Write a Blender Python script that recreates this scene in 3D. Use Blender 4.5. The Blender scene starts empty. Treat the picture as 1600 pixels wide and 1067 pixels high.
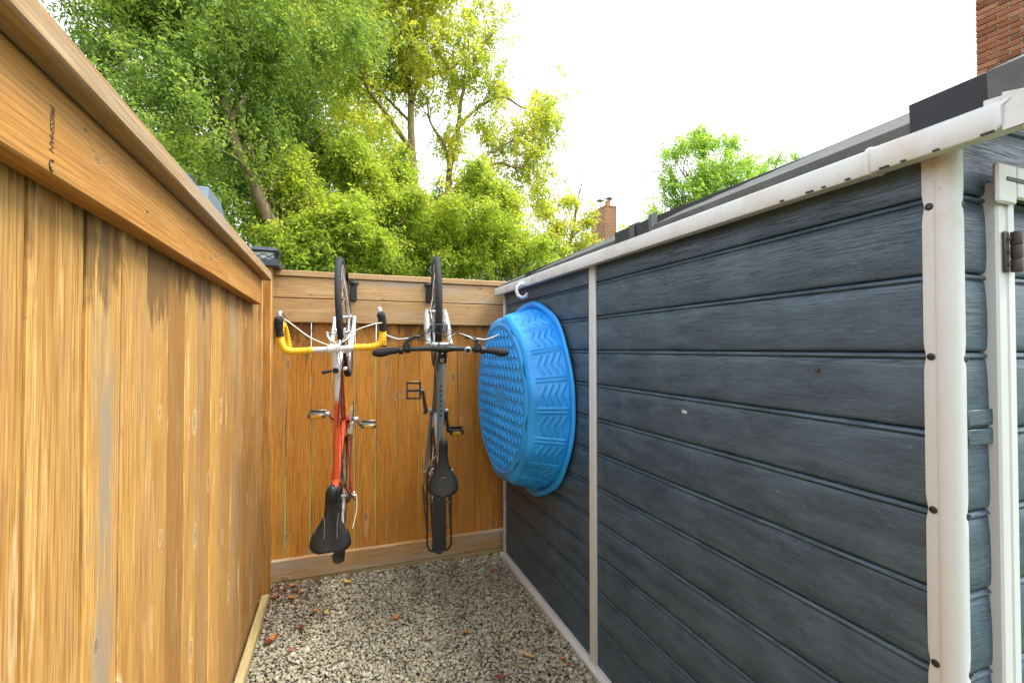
import bpy, math, random
import numpy as np
from mathutils import Vector, Matrix

SC = bpy.context.scene
COL = SC.collection
PI = math.pi
R = math.radians

# ------------------------------------------------------------------ camera, sky, sun, exposure
CAM_H = 1.5
FOC = 725.0                      # focal length in pixels of a 1600 px wide frame
PITCH, YAW = R(0.909), R(-20.215)
cam_d = bpy.data.cameras.new("camera")
cam = bpy.data.objects.new("camera", cam_d)
COL.objects.link(cam)
cam_d.sensor_width = 36.0
cam_d.lens = FOC / 1600.0 * 36.0
cam_d.clip_start, cam_d.clip_end = 0.02, 3000
cam.location = (0, 0, CAM_H)
cam.rotation_euler = (PI / 2 + PITCH, 0, YAW)
SC.camera = cam

SUN_EL, SUN_AZ = R(61), R(114)     # azimuth clockwise from +Y: high over the right shoulder
W = bpy.data.worlds.new("World")
SC.world = W
W.use_nodes = True
wn = W.node_tree
for n in list(wn.nodes):
    wn.nodes.remove(n)
w_out = wn.nodes.new("ShaderNodeOutputWorld")
w_bg = wn.nodes.new("ShaderNodeBackground")
w_bg.inputs[1].default_value = 0.10
w_sky = wn.nodes.new("ShaderNodeTexSky")
w_sky.sky_type = 'NISHITA'
w_sky.sun_disc = False
w_sky.sun_elevation = SUN_EL
w_sky.sun_rotation = SUN_AZ
w_mix = wn.nodes.new("ShaderNodeMix")
w_mix.data_type = 'RGBA'
w_mix.inputs[7].default_value = (6.6, 6.8, 7.1, 1)      # thin bright cloud
w_co = wn.nodes.new("ShaderNodeTexCoord")
w_no = wn.nodes.new("ShaderNodeTexNoise")
w_no.inputs['Scale'].default_value = 2.2
w_no.inputs['Detail'].default_value = 5
w_mr = wn.nodes.new("ShaderNodeMapRange")
w_mr.inputs[1].default_value, w_mr.inputs[2].default_value = 0.35, 0.65
w_mr.inputs[3].default_value, w_mr.inputs[4].default_value = 0.80, 0.97
wn.links.new(w_co.outputs['Generated'], w_no.inputs['Vector'])
wn.links.new(w_no.outputs[0], w_mr.inputs[0])
wn.links.new(w_mr.outputs[0], w_mix.inputs[0])
wn.links.new(w_sky.outputs[0], w_mix.inputs[6])
wn.links.new(w_mix.outputs[2], w_bg.inputs[0])
wn.links.new(w_bg.outputs[0], w_out.inputs[0])

sun_d = bpy.data.lights.new("sun", 'SUN')
sun_d.energy = 2.4
sun_d.angle = R(32)
sun_d.color = (1.0, 0.95, 0.87)
sun = bpy.data.objects.new("sun", sun_d)
COL.objects.link(sun)
sdir = Vector((math.sin(SUN_AZ) * math.cos(SUN_EL), math.cos(SUN_AZ) * math.cos(SUN_EL), math.sin(SUN_EL)))
sun.rotation_euler = sdir.to_track_quat('Z', 'Y').to_euler()

SC.view_settings.view_transform = 'Standard'
SC.view_settings.look = 'None'
SC.view_settings.gamma = 1
SC.view_settings.use_curve_mapping = False
SC.view_settings.exposure = 1.75
SC.render.engine = 'CYCLES'
SC.cycles.max_bounces = 10
SC.cycles.diffuse_bounces = 5
SC.cycles.transmission_bounces = 5
SC.cycles.caustics_reflective = False
SC.cycles.caustics_refractive = False
SC.cycles.use_denoising = True
SC.cycles.use_adaptive_sampling = False

CB = np.array
_fw = CB([math.sin(-YAW) * math.cos(PITCH), math.cos(YAW) * math.cos(PITCH), math.sin(PITCH)])
_rt = CB([math.cos(YAW), math.sin(YAW), 0.0])
_up = np.cross(_rt, _fw)


def at(u, v, y):
    """point of the place at distance y down the yard, seen at photograph position (u, v)"""
    d = _rt * ((u - 800) / FOC) + _up * (-(v - 533.5) / FOC) + _fw
    return CB([0, 0, CAM_H]) + d * (y / d[1])


# ------------------------------------------------------------------ mesh helpers
class MB:
    def __init__(self):
        self.v, self.f, self.m = [], [], []

    def add(self, verts, faces, mi=0):
        o = len(self.v)
        self.v.extend([tuple(map(float, p)) for p in verts])
        for f in faces:
            self.f.append(tuple(i + o for i in f))
            self.m.append(mi)

    def box(self, lo, hi, b=0.0, mi=0, M=None):
        x0, y0, z0 = lo
        x1, y1, z1 = hi
        b = min(b, (x1 - x0) * .45, (y1 - y0) * .45, (z1 - z0) * .45)
        if b <= 0:
            vs = [(x0, y0, z0), (x1, y0, z0), (x1, y1, z0), (x0, y1, z0), (x0, y0, z1), (x1, y0, z1), (x1, y1, z1), (x0, y1, z1)]
            fs = [(0, 3, 2, 1), (4, 5, 6, 7), (0, 1, 5, 4), (1, 2, 6, 5), (2, 3, 7, 6), (3, 0, 4, 7)]
        else:
            vs, idx = [], {}
            for sx in (0, 1):
                for sy in (0, 1):
                    for sz in (0, 1):
                        c = ((x0, x1)[sx], (y0, y1)[sy], (z0, z1)[sz])
                        s = (1 - 2 * sx, 1 - 2 * sy, 1 - 2 * sz)
                        for ax in range(3):
                            p = [c[i] + (0 if i == ax else b * s[i]) for i in range(3)]
                            idx[(sx, sy, sz, ax)] = len(vs)
                            vs.append(tuple(p))
            fs = []
            for s in (0, 1):
                q = [idx[(s, a, c, 0)] for a, c in ((0, 0), (1, 0), (1, 1), (0, 1))]
                fs.append(q if s else q[::-1])
                q = [idx[(a, s, c, 1)] for a, c in ((0, 0), (1, 0), (1, 1), (0, 1))]
                fs.append(q[::-1] if s else q)
                q = [idx[(a, c, s, 2)] for a, c in ((0, 0), (1, 0), (1, 1), (0, 1))]
                fs.append(q if s else q[::-1])
            for a in (0, 1):
                for c in (0, 1):
                    fs.append([idx[(a, c, 0, 0)], idx[(a, c, 1, 0)], idx[(a, c, 1, 1)], idx[(a, c, 0, 1)]])
                    fs.append([idx[(a, 0, c, 0)], idx[(a, 1, c, 0)], idx[(a, 1, c, 2)], idx[(a, 0, c, 2)]])
                    fs.append([idx[(0, a, c, 1)], idx[(1, a, c, 1)], idx[(1, a, c, 2)], idx[(0, a, c, 2)]])
            for a in (0, 1):
                for c in (0, 1):
                    for d in (0, 1):
                        fs.append([idx[(a, c, d, k)] for k in range(3)])
        if M is not None:
            vs = [tuple(M @ Vector(p)) for p in vs]
        self.add(vs, fs, mi)

    def tube(self, pts, r, n=10, closed=False, caps=True, mi=0, flat=None):
        P = [Vector(p) for p in pts]
        k = len(P)
        rs = [r] * k if isinstance(r, (int, float)) else list(r)
        tan = []
        for i in range(k):
            if closed:
                t = P[(i + 1) % k] - P[i - 1]
            else:
                t = P[min(i + 1, k - 1)] - P[max(i - 1, 0)]
            tan.append(t.normalized() if t.length > 1e-9 else Vector((0, 0, 1)))
        u = tan[0].orthogonal().normalized()
        if flat is not None:
            u = Vector(flat[0])
            u = (u - tan[0] * u.dot(tan[0])).normalized()
        vs = []
        for i in range(k):
            u = (u - tan[i] * u.dot(tan[i])).normalized()
            w = tan[i].cross(u)
            for j in range(n):
                a = 2 * PI * j / n
                e = flat[1] if flat is not None else 1.0
                vs.append(P[i] + u * (rs[i] * math.cos(a)) + w * (rs[i] * e * math.sin(a)))
        fs = []
        for i in range(k if closed else k - 1):
            a, b = i * n, ((i + 1) % k) * n
            for j in range(n):
                j2 = (j + 1) % n
                fs.append((a + j, a + j2, b + j2, b + j))
        if caps and not closed:
            fs.append(tuple(range(n))[::-1])
            fs.append(tuple(range((k - 1) * n, k * n)))
        self.add(vs, fs, mi)

    def lathe(self, prof, c, axis, n=24, mi=0, caps=True):
        """prof: (radius, height) list about axis through c"""
        ax = Vector(axis).normalized()
        u = ax.orthogonal().normalized()
        w = ax.cross(u)
        c = Vector(c)
        vs, fs = [], []
        for (r, h) in prof:
            for j in range(n):
                a = 2 * PI * j / n
                vs.append(c + ax * h + (u * math.cos(a) + w * math.sin(a)) * r)
        for i in range(len(prof) - 1):
            for j in range(n):
                j2 = (j + 1) % n
                fs.append((i * n + j, i * n + j2, (i + 1) * n + j2, (i + 1) * n + j))
        if caps:
            fs.append(tuple(range(n))[::-1])
            fs.append(tuple(range((len(prof) - 1) * n, len(prof) * n)))
        self.add(vs, fs, mi)

    def loft(self, secs, closed_sec=True, caps=True, mi=0):
        n = len(secs[0])
        vs = [p for s in secs for p in s]
        fs = []
        for i in range(len(secs) - 1):
            for j in range(n if closed_sec else n - 1):
                j2 = (j + 1) % n
                fs.append((i * n + j, i * n + j2, (i + 1) * n + j2, (i + 1) * n + j))
        if caps and closed_sec:
            fs.append(tuple(range(n))[::-1])
            fs.append(tuple(range((len(secs) - 1) * n, len(secs) * n)))
        self.add(vs, fs, mi)

    def prism(self, poly, axis, a, b, mi=0):
        """poly of 2D points extruded along axis ('x','y','z') from a to b"""
        def P(p, h):
            return {'x': (h, p[0], p[1]), 'y': (p[0], h, p[1]), 'z': (p[0], p[1], h)}[axis]
        n = len(poly)
        vs = [P(p, a) for p in poly] + [P(p, b) for p in poly]
        fs = [(i, (i + 1) % n, n + (i + 1) % n, n + i) for i in range(n)]
        fs += [tuple(range(n))[::-1], tuple(range(n, 2 * n))]
        self.add(vs, fs, mi)

    def sphere(self, c, r, n=10, m=6, s=(1, 1, 1), mi=0):
        prof = [(r * math.sin(PI * i / m) + 1e-5, -r * math.cos(PI * i / m)) for i in range(m + 1)]
        vs, fs = [], []
        for (q, h) in prof:
            for j in range(n):
                a = 2 * PI * j / n
                vs.append((c[0] + q * math.cos(a) * s[0], c[1] + q * math.sin(a) * s[1], c[2] + h * s[2]))
        for i in range(m):
            for j in range(n):
                j2 = (j + 1) % n
                fs.append((i * n + j, i * n + j2, (i + 1) * n + j2, (i + 1) * n + j))
        self.add(vs, fs, mi)

    def mesh(self, name, mats, smooth=40):
        me = bpy.data.meshes.new(name)
        me.from_pydata(self.v, [], self.f)
        mats = mats if isinstance(mats, (list, tuple)) else [mats]
        for m in mats:
            me.materials.append(m)
        if len(mats) > 1:
            me.polygons.foreach_set('material_index', self.m)
        import bmesh
        bm = bmesh.new()
        bm.from_mesh(me)
        bmesh.ops.recalc_face_normals(bm, faces=bm.faces)
        bm.to_mesh(me)
        bm.free()
        if smooth:
            me.polygons.foreach_set('use_smooth', [True] * len(me.polygons))
            me.set_sharp_from_angle(angle=R(smooth))
        me.update()
        return me

    def build(self, name, mats, parent=None, loc=None, smooth=40):
        o = bpy.data.objects.new(name, self.mesh(name, mats, smooth))
        COL.objects.link(o)
        if parent is not None:
            o.parent = parent
        if loc is not None:
            o.location = loc
        return o


def np_mesh(name, V, F, mat, smooth=True):
    """fast mesh from numpy arrays, all faces with the same number of corners"""
    me = bpy.data.meshes.new(name)
    nf, k = F.shape
    me.vertices.add(len(V))
    me.vertices.foreach_set('co', V.astype(np.float32).ravel())
    me.loops.add(nf * k)
    me.loops.foreach_set('vertex_index', F.astype(np.int32).ravel())
    me.polygons.add(nf)
    me.polygons.foreach_set('loop_start', np.arange(0, nf * k, k, dtype=np.int32))
    if smooth:
        me.polygons.foreach_set('use_smooth', np.ones(nf, dtype=bool))
    me.update(calc_edges=True)
    me.materials.append(mat)
    return me


def link(name, me, parent=None, loc=None):
    o = bpy.data.objects.new(name, me)
    COL.objects.link(o)
    if parent is not None:
        o.parent = parent
    if loc is not None:
        o.location = loc
    return o


def tag(o, label=None, cat=None, group=None, kind=None):
    if label: o['label'] = label
    if cat: o['category'] = cat
    if group: o['group'] = group
    if kind: o['kind'] = kind
    return o


def empty(name, loc=(0, 0, 0), label=None, cat=None, group=None):
    o = bpy.data.objects.new(name, None)
    o.empty_display_size = 0.1
    o.location = loc
    COL.objects.link(o)
    return tag(o, label, cat, group)


# ------------------------------------------------------------------ material helpers
class NT:
    def __init__(self, name):
        self.mat = bpy.data.materials.new(name)
        self.mat.use_nodes = True
        self.t = self.mat.node_tree
        for n in list(self.t.nodes):
            self.t.nodes.remove(n)
        self.out = self.t.nodes.new('ShaderNodeOutputMaterial')

    def n(self, typ, props=None, **ins):
        nd = self.t.nodes.new('ShaderNode' + typ)
        for k, v in (props or {}).items():
            setattr(nd, k, v)
        for k, v in ins.items():
            self.set(nd, int(k[1:]) if k[0] == '_' and k[1:].isdigit() else k.replace('_', ' '), v)
        return nd

    def set(self, nd, key, v):
        s = nd.inputs[key]
        if hasattr(v, 'is_linked') or isinstance(v, bpy.types.NodeSocket):
            self.t.links.new(v, s)
        elif isinstance(v, bpy.types.Node):
            self.t.links.new(v.outputs[0], s)
        else:
            if s.type == 'RGBA' and len(v) == 3:
                v = (*v, 1)
            s.default_value = v

    def math(self, op, a, b=0.0, c=0.0):
        return self.n('Math', {'operation': op}, _0=a, _1=b, _2=c).outputs[0]

    def mix(self, f, a, b, mode='MIX'):
        nd = self.t.nodes.new('ShaderNodeMix')
        nd.data_type = 'RGBA'
        nd.blend_type = mode
        self.set(nd, 0, f); self.set(nd, 6, a); self.set(nd, 7, b)
        return nd.outputs[2]

    def noise(self, vec, scale, detail=3, rough=.5, dist=0.0):
        return self.n('TexNoise', None, Vector=vec, Scale=scale, Detail=float(detail), Roughness=rough, Distortion=dist).outputs[0]

    def rng(self, x, a, b, c=0.0, d=1.0, smooth=False):
        nd = self.n('MapRange', {'interpolation_type': 'SMOOTHSTEP' if smooth else 'LINEAR', 'clamp': True})
        for i, v in enumerate((x, a, b, c, d)):
            self.set(nd, i, v)
        return nd.outputs[0]

    def ramp(self, f, stops):
        nd = self.t.nodes.new('ShaderNodeValToRGB')
        self.set(nd, 0, f)
        cr = nd.color_ramp
        while len(cr.elements) < len(stops):
            cr.elements.new(0.5)
        for e, (p, c) in zip(cr.elements, stops):
            e.position = p
            e.color = (*c, 1)
        return nd.outputs[0]

    def sep(self, v):
        return self.n('SeparateXYZ', None, _0=v).outputs

    def comb(self, x, y, z):
        return self.n('CombineXYZ', None, _0=x, _1=y, _2=z).outputs[0]

    def obj(self):
        return self.n('TexCoord').outputs['Object']

    def bump(self, h, strength=.3, dist=.002, normal=None):
        nd = self.n('Bump', None, Strength=strength, Distance=dist, Height=h)
        if normal is not None:
            self.set(nd, 'Normal', normal)
        return nd.outputs[0]

    def bsdf(self, color, rough=.5, normal=None, metal=0.0, spec=.5, coat=0.0, **kw):
        b = self.n('BsdfPrincipled')
        self.set(b, 'Base Color', color)
        self.set(b, 'Roughness', rough)
        self.set(b, 'Metallic', metal)
        self.set(b, 'Specular IOR Level', spec)
        self.set(b, 'Coat Weight', coat)
        if normal is not None:
            self.set(b, 'Normal', normal)
        self.t.links.new(b.outputs[0], self.out.inputs[0])
        return b


def simple(name, color, rough=.5, metal=0.0, spec=.5, var=.12, bump=.0, scale=60, coat=0.0):
    t = NT(name)
    co = t.obj()
    nz = t.noise(co, scale, 4, .6)
    c = t.mix(t.rng(nz, .3, .7, 0, 1), tuple(x * (1 - var) for x in color), tuple(min(1, x * (1 + var)) for x in color))
    r = t.rng(nz, .3, .7, rough * .85, min(1, rough * 1.15))
    nor = t.bump(nz, bump, .002) if bump else None
    t.bsdf(c, r, nor, metal, spec, coat)
    return t.mat


def wood(name, light, dark, grey, axis='z', grey_amt=.35, pale_amt=.3, stain=None, knot=(.10, .045, .015), rings=46, streak=1.0, kmin=.42, bare=(.66, .48, .26), tones=False):
    """long-grain softwood: growth rings, knots, stain streaks, greyed weathering"""
    t = NT(name)
    co = t.obj()
    x, y, z = t.sep(co)
    rnd = t.n('ObjectInfo').outputs['Random']
    o1 = t.math('MULTIPLY', rnd, 37.3)
    if axis == 'z':
        al, ac, th = z, y, x
    elif axis == 'zx':
        al, ac, th = z, x, y
    elif axis == 'y':
        al, ac, th = y, z, x
    else:
        al, ac, th = x, z, y
    alo = t.math('ADD', al, t.math('MULTIPLY', rnd, 91.7))
    aco = t.math('ADD', ac, o1)
    tho = t.math('ADD', th, t.math('MULTIPLY', rnd, 11.1))
    # knots
    kv = t.comb(aco, t.math('MULTIPLY', alo, .55), 0.0)
    vor = t.n('TexVoronoi', {'feature': 'F1', 'voronoi_dimensions': '2D'}, Vector=kv, Scale=5.2, Randomness=1.0)
    kcol = t.sep(vor.outputs['Color'])
    kd = t.math('DIVIDE', t.math('ADD', vor.outputs['Distance'], t.math('MULTIPLY', t.math('SUBTRACT', t.noise(kv, 38, 2), .5), .035)), t.math('ADD', .35, t.math('MULTIPLY', kcol[1], 1.1)))
    kgate = t.rng(kcol[0], kmin, kmin + .05)
    kn = t.math('MULTIPLY', t.rng(kd, .060, .025, 0, 1, True), kgate)
    khalo = t.math('MULTIPLY', t.rng(kd, .30, .04, 0, 1, True), kgate)
    # rings
    sv = t.comb(aco, tho, t.math('MULTIPLY', alo, .10))
    warp = t.noise(sv, 7.0, 2, .5)
    fine = t.noise(t.comb(t.math('MULTIPLY', aco, 1.0), tho, t.math('MULTIPLY', alo, .03)), 160, 3, .6)
    ph = t.math('ADD', aco, t.math('ADD', t.math('MULTIPLY', warp, .085), t.math('MULTIPLY', khalo, .022)))
    sw = t.math('SINE', t.math('MULTIPLY', ph, rings * 13.0))
    line = t.rng(sw, .05, .95, 0, 1, True)
    hair = t.noise(t.comb(aco, tho, t.math('MULTIPLY', alo, .02)), 520, 2, .6)
    big = t.noise(t.comb(aco, o1, t.math('MULTIPLY', alo, .18)), 11, 4, .6, .5)
    c = t.mix(t.rng(big, .32, .68), dark, light)
    c = t.mix(t.math('MULTIPLY', line, t.rng(big, .35, .65, .2, .62)), c, tuple(v * .5 for v in dark))
    c = t.mix(t.rng(fine, .42, .68, 0, .50 * streak), c, tuple(min(.8, v * 1.35) for v in light))
    c = t.mix(t.rng(fine, .48, .30, 0, .55 * streak), c, tuple(v * .55 for v in dark))
    c = t.mix(t.rng(hair, .54, .36, 0, .60), c, tuple(v * .6 for v in dark))
    # per board tone
    c = t.mix(t.math('MULTIPLY', rnd, .42), c, tuple(v * .80 for v in dark))
    if tones:
        tn = t.ramp(t.math('FRACT', t.math('MULTIPLY', rnd, 3.7)), [(0, (.66, .60, .56)), (.25, (1, 1, 1)), (.5, (1.05, 1.03, .92)), (.7, (.80, .76, .82)), (.85, (1.0, .92, .78)), (1, (.88, .86, .92))])
        c = t.mix(1.0, c, tn, 'MULTIPLY')
    # pale bare streaks
    pn = t.noise(t.comb(aco, tho, t.math('MULTIPLY', alo, .10)), 19, 4, .65, .3)
    pm = t.math('MULTIPLY', t.rng(pn, .58, .74, 0, 1, True), pale_amt)
    pm = t.math('MAXIMUM', pm, t.math('MULTIPLY', t.math('MULTIPLY', t.rng(kd, .125, .06, 0, 1, True), kgate), pale_amt * 1.0))
    c = t.mix(pm, c, bare)
    # grey weathering
    gn = t.noise(t.comb(t.math('ADD', aco, 5.0), tho, t.math('MULTIPLY', alo, .12)), 9, 5, .65)
    gm = t.math('MULTIPLY', t.math('MULTIPLY', t.rng(gn, .46, .68, 0, 1, True), grey_amt), t.rng(t.math('FRACT', t.math('MULTIPLY', rnd, 7.7)), .25, .85, .25, 1.25))
    c = t.mix(gm, c, grey)
    ring2 = t.math('MULTIPLY', t.math('MULTIPLY', t.rng(t.math('ABSOLUTE', t.math('SUBTRACT', kd, .062)), .014, .003, 0, 1, True), kgate), .7)
    c = t.mix(ring2, c, knot)
    c = t.mix(t.math('MULTIPLY', kn, .75), c, tuple(v * 2.2 for v in knot))
    if stain:
        z0, z1 = stain
        dn = t.noise(t.comb(aco, o1, t.math('MULTIPLY', alo, .22)), 26, 4, .6)
        dn2 = t.noise(t.comb(aco, o1, t.math('MULTIPLY', alo, .5)), 9, 2, .5)
        reach = t.rng(t.math('ADD', al, t.math('MULTIPLY', t.math('SUBTRACT', t.math('FRACT', t.math('MULTIPLY', rnd, 5.3)), .6), .22)), z0, z1, 0, 1)
        m = t.rng(t.math('ADD', t.math('ADD', dn, t.math('MULTIPLY', dn2, .5)), t.math('MULTIPLY', reach, .62)), 1.15, 1.33, 0, .70, True)
        c = t.mix(t.math('MULTIPLY', m, t.rng(reach, 0.02, .25)), c, (.085, .042, .014))
    h = t.math('ADD', t.math('ADD', t.math('MULTIPLY', fine, .5), t.math('MULTIPLY', hair, .25)), t.math('ADD', t.math('MULTIPLY', line, -.35), t.math('MULTIPLY', kn, -.5)))
    nor = t.bump(h, .35, .0016)
    t.bsdf(c, t.rng(fine, .3, .7, .55, .75), nor, 0, .35)
    return t.mat


# ------------------------------------------------------------------ materials
M = {}
M['board_left'] = wood('cedar_boards', (.72, .425, .135), (.40, .19, .042), (.31, .24, .16), 'z', 1.0, .85, (1.40, 1.76), streak=.8, kmin=.46, tones=True, bare=(.74, .53, .28))
M['board_back'] = wood('cedar_boards_far', (.70, .31, .045), (.46, .17, .020), (.30, .19, .10), 'zx', .40, .40, (1.3, 1.68), rings=40)
M['rail_y'] = wood('rail_wood', (.60, .31, .075), (.42, .18, .034), (.33, .26, .17), 'y', .45, .35, rings=38, streak=.7)
M['rail_x'] = wood('rail_wood_far', (.58, .375, .175), (.42, .25, .10), (.42, .34, .25), 'x', .8, .45, rings=34, streak=.6)
M['cap_y'] = wood('cap_wood', (.48, .33, .18), (.36, .22, .10), (.34, .28, .21), 'y', .8, .3, rings=60)
M['post'] = wood('post_wood', (.56, .29, .072), (.38, .165, .030), (.30, .24, .17), 'zx', .35, .3, rings=50)
M['curb'] = wood('treated_timber', (.52, .43, .22), (.42, .32, .14), (.40, .36, .25), 'y', .4, .3, rings=36)
M['black'] = simple('black_plastic', (.009, .0095, .011), .42, bump=.05)
M['rubber'] = simple('rubber', (.020, .021, .024), .75, spec=.3, bump=.3, scale=220)
M['blackmetal'] = simple('black_metal', (.010, .0105, .012), .35, .0, .6)
M['steel'] = simple('steel', (.62, .62, .63), .28, 1.0)
M['darksteel'] = simple('dark_steel', (.20, .19, .18), .38, 1.0)
M['whitepaint'] = simple('white_paint', (.60, .60, .62), .25, coat=.4, var=.05)
M['orange'] = simple('orange_paint', (.50, .060, .020), .28, coat=.5, var=.10)
M['greypaint'] = simple('grey_paint', (.115, .145, .160), .42, coat=.1, var=.08)
M['silverpaint'] = simple('silver_paint', (.40, .41, .43), .32, .5, var=.05)
M['yellowtape'] = simple('yellow_tape', (.78, .46, .015), .5, var=.10, bump=.2, scale=150)
M['amber'] = simple('amber_reflector', (.75, .36, .02), .2, coat=.6)
M['cream'] = simple('cable_housing', (.66, .62, .52), .4)
M['greystitch'] = simple('grey_stitching', (.22, .22, .23), .7)
M['chain'] = simple('chain_steel', (.16, .14, .12), .45, .9, var=.4, scale=300)
M['leather'] = simple('saddle_cover', (.008, .0085, .010), .45, spec=.45, bump=.12, scale=140)
M['rust'] = simple('hinge_metal', (.055, .045, .038), .6, .2, bump=.4, scale=90, var=.3)
M['hookwhite'] = simple('white_hook_plastic', (.72, .72, .72), .35)
M['lamp_body'] = simple('lamp_body', (.032, .042, .060), .45, bump=.2, scale=120)
M['lampgrey'] = simple('lamp_cover', (.10, .14, .18), .5)


def two_tone(name, a, b, axis, p0, p1):
    t = NT(name)
    co = t.obj()
    s = t.sep(co)[axis]
    nz = t.noise(co, 40, 3)
    f = t.rng(t.math('ADD', s, t.math('MULTIPLY', nz, .02)), p0, p1, 0, 1, True)
    t.bsdf(t.mix(f, a, b), .28, coat=.4)
    return t.mat


M['fade'] = two_tone('orange_white_paint', (.58, .085, .025), (.60, .60, .62), 0, .16, .22)


def mat_lampglass():
    t = NT('lamp_glass')
    b = t.bsdf((.75, .8, .8), .25, spec=.6)
    t.set(b, 'Transmission Weight', .35)
    return t.mat


M['lampglass'] = mat_lampglass()


def mat_siding(name, ax):
    """moulded grey-blue resin siding with an embossed wood grain running along ax"""
    t = NT(name)
    co = t.obj()
    x, y, z = t.sep(co)
    al = y if ax == 'y' else x
    rnd = t.n('ObjectInfo').outputs['Random']
    alo = t.math('ADD', al, t.math('MULTIPLY', rnd, 23.0))
    zo = t.math('ADD', z, t.math('MULTIPLY', rnd, 7.0))
    zz = t.math('ADD', zo, t.math('MULTIPLY', t.noise(t.comb(alo, 0.0, t.math('MULTIPLY', z, 3.0)), 3.0, 2), .03))
    v1 = t.comb(t.math('MULTIPLY', alo, .022), 0.0, zz)
    n1 = t.noise(v1, 230, 3, .55)
    v2 = t.comb(t.math('MULTIPLY', alo, .12), 3.0, zz)
    n2 = t.noise(v2, 300, 2, .5)
    gate = t.noise(t.comb(t.math('MULTIPLY', alo, .35), 9.0, zo), 14, 3, .6)
    dash = t.math('MULTIPLY', t.rng(n2, .60, .68, 0, 1, True), t.rng(gate, .44, .58))
    big = t.noise(t.comb(t.math('MULTIPLY', alo, .3), 1.0, zo), 18, 3, .6)
    lines = t.rng(t.math('ABSOLUTE', t.math('SUBTRACT', n1, .5)), .035, .0, 0, 1, True)
    c = t.mix(t.rng(big, .3, .7), (.018, .042, .070), (.058, .104, .152))
    c = t.mix(t.math('MULTIPLY', lines, .75), c, (.008, .015, .022))
    c = t.mix(t.math('MULTIPLY', dash, .32), c, (.20, .27, .32))
    dust = t.rng(t.noise(t.comb(t.math('MULTIPLY', alo, .3), 2.0, zo), 9, 5, .7), .46, .72, 0, .42)
    c = t.mix(dust, c, (.100, .152, .205))
    h = t.math('ADD', t.math('MULTIPLY', n1, .7), t.math('SUBTRACT', t.math('MULTIPLY', dash, .7), t.math('MULTIPLY', lines, .8)))
    nor = t.bump(h, .48, .0016)
    t.bsdf(c, t.rng(big, .3, .7, .33, .46), nor, 0, .62)
    return t.mat


M['siding_y'] = mat_siding('resin_siding', 'y')
M['siding_x'] = mat_siding('resin_siding_front', 'x')


def mat_trim():
    t = NT('white_resin_trim')
    co = t.obj()
    x, y, z = t.sep(co)
    big = t.noise(co, 7, 4, .65)
    spots = t.n('TexVoronoi', None, Vector=co, Scale=120.0).outputs['Distance']
    gate = t.noise(co, 11, 3, .7)
    up = t.rng(z, 1.55, 1.90, 0, 1, True)
    sm = t.math('MULTIPLY', t.math('MULTIPLY', t.rng(spots, .26, .12), t.rng(gate, .54, .64)), t.rng(up, 0, 1, .05, .85))
    stain = t.math('MULTIPLY', t.rng(big, .48, .75), t.rng(up, 0, 1, .10, .55))
    c = t.mix(stain, (.55, .58, .595), (.42, .34, .23))
    c = t.mix(sm, c, (.10, .075, .045))
    nor = t.bump(t.noise(t.comb(t.math('MULTIPLY', x, 1.0), y, t.math('MULTIPLY', z, .1)), 160, 3), .08, .001)
    t.bsdf(c, .42, nor, 0, .45)
    return t.mat


M['trim'] = mat_trim()


def mat_roof():
    t = NT('grey_roof_panel')
    co = t.obj()
    nz = t.noise(co, 9, 4, .65)
    c = t.mix(t.rng(nz, .3, .7), (.060, .066, .066), (.105, .11, .105))
    sp = t.rng(t.noise(co, 90, 2), .62, .72, 0, .5)
    c = t.mix(sp, c, (.18, .15, .10))
    t.bsdf(c, .75, t.bump(nz, .1, .002), 0, .15)
    return t.mat


M['roof'] = mat_roof()
M['roofblack'] = simple('black_roof_cover', (.008, .010, .013), .38, spec=.35, bump=.1, scale=30, var=.3)
M['roofgrey'] = simple('pale_roof_bracket', (.11, .118, .122), .7, spec=.2, bump=.1, var=.2, scale=20)


def mat_pool():
    t = NT('blue_pool_plastic')
    co = t.obj()
    nz = t.noise(co, 5, 4, .6)
    c = t.mix(t.rng(nz, .3, .7), (.010, .26, .76), (.022, .37, .88))
    sc = t.rng(t.noise(co, 70, 3, .7), .66, .74, 0, .5)
    c = t.mix(sc, c, (.25, .45, .68))
    b = t.bsdf(c, t.rng(nz, .3, .7, .28, .40), t.bump(t.noise(co, 24, 3), .12, .003), 0, .5)
    return t.mat


M['pool'] = mat_pool()


def mat_gravel():
    t = NT('river_gravel')
    g = t.n('NewGeometry')
    r = g.outputs['Random Per Island']
    co = t.obj()
    c = t.ramp(r, [(0, (.15, .125, .10)), (.14, (.28, .24, .19)), (.3, (.43, .39, .32)), (.45, (.49, .42, .31)), (.58, (.33, .33, .33)),
                   (.70, (.55, .50, .42)), (.82, (.39, .30, .20)), (.93, (.66, .63, .57)), (1, (.25, .16, .10))])
    nz = t.noise(co, 420, 3, .6)
    c = t.mix(t.rng(nz, .35, .7, 0, .45), c, (.18, .175, .14))
    c = t.mix(1.0, c, (.92, .96, .88), 'MULTIPLY')
    t.bsdf(c, .55, t.bump(nz, .2, .001), 0, .4)
    return t.mat


M['gravel'] = mat_gravel()


def mat_soil():
    t = NT('dark_grit')
    co = t.obj()
    nz = t.noise(co, 90, 5, .7)
    c = t.ramp(nz, [(.3, (.035, .026, .018)), (.55, (.11, .09, .07)), (.75, (.22, .19, .15))])
    t.bsdf(c, .9, t.bump(nz, .6, .006), 0, .2)
    return t.mat


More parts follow.
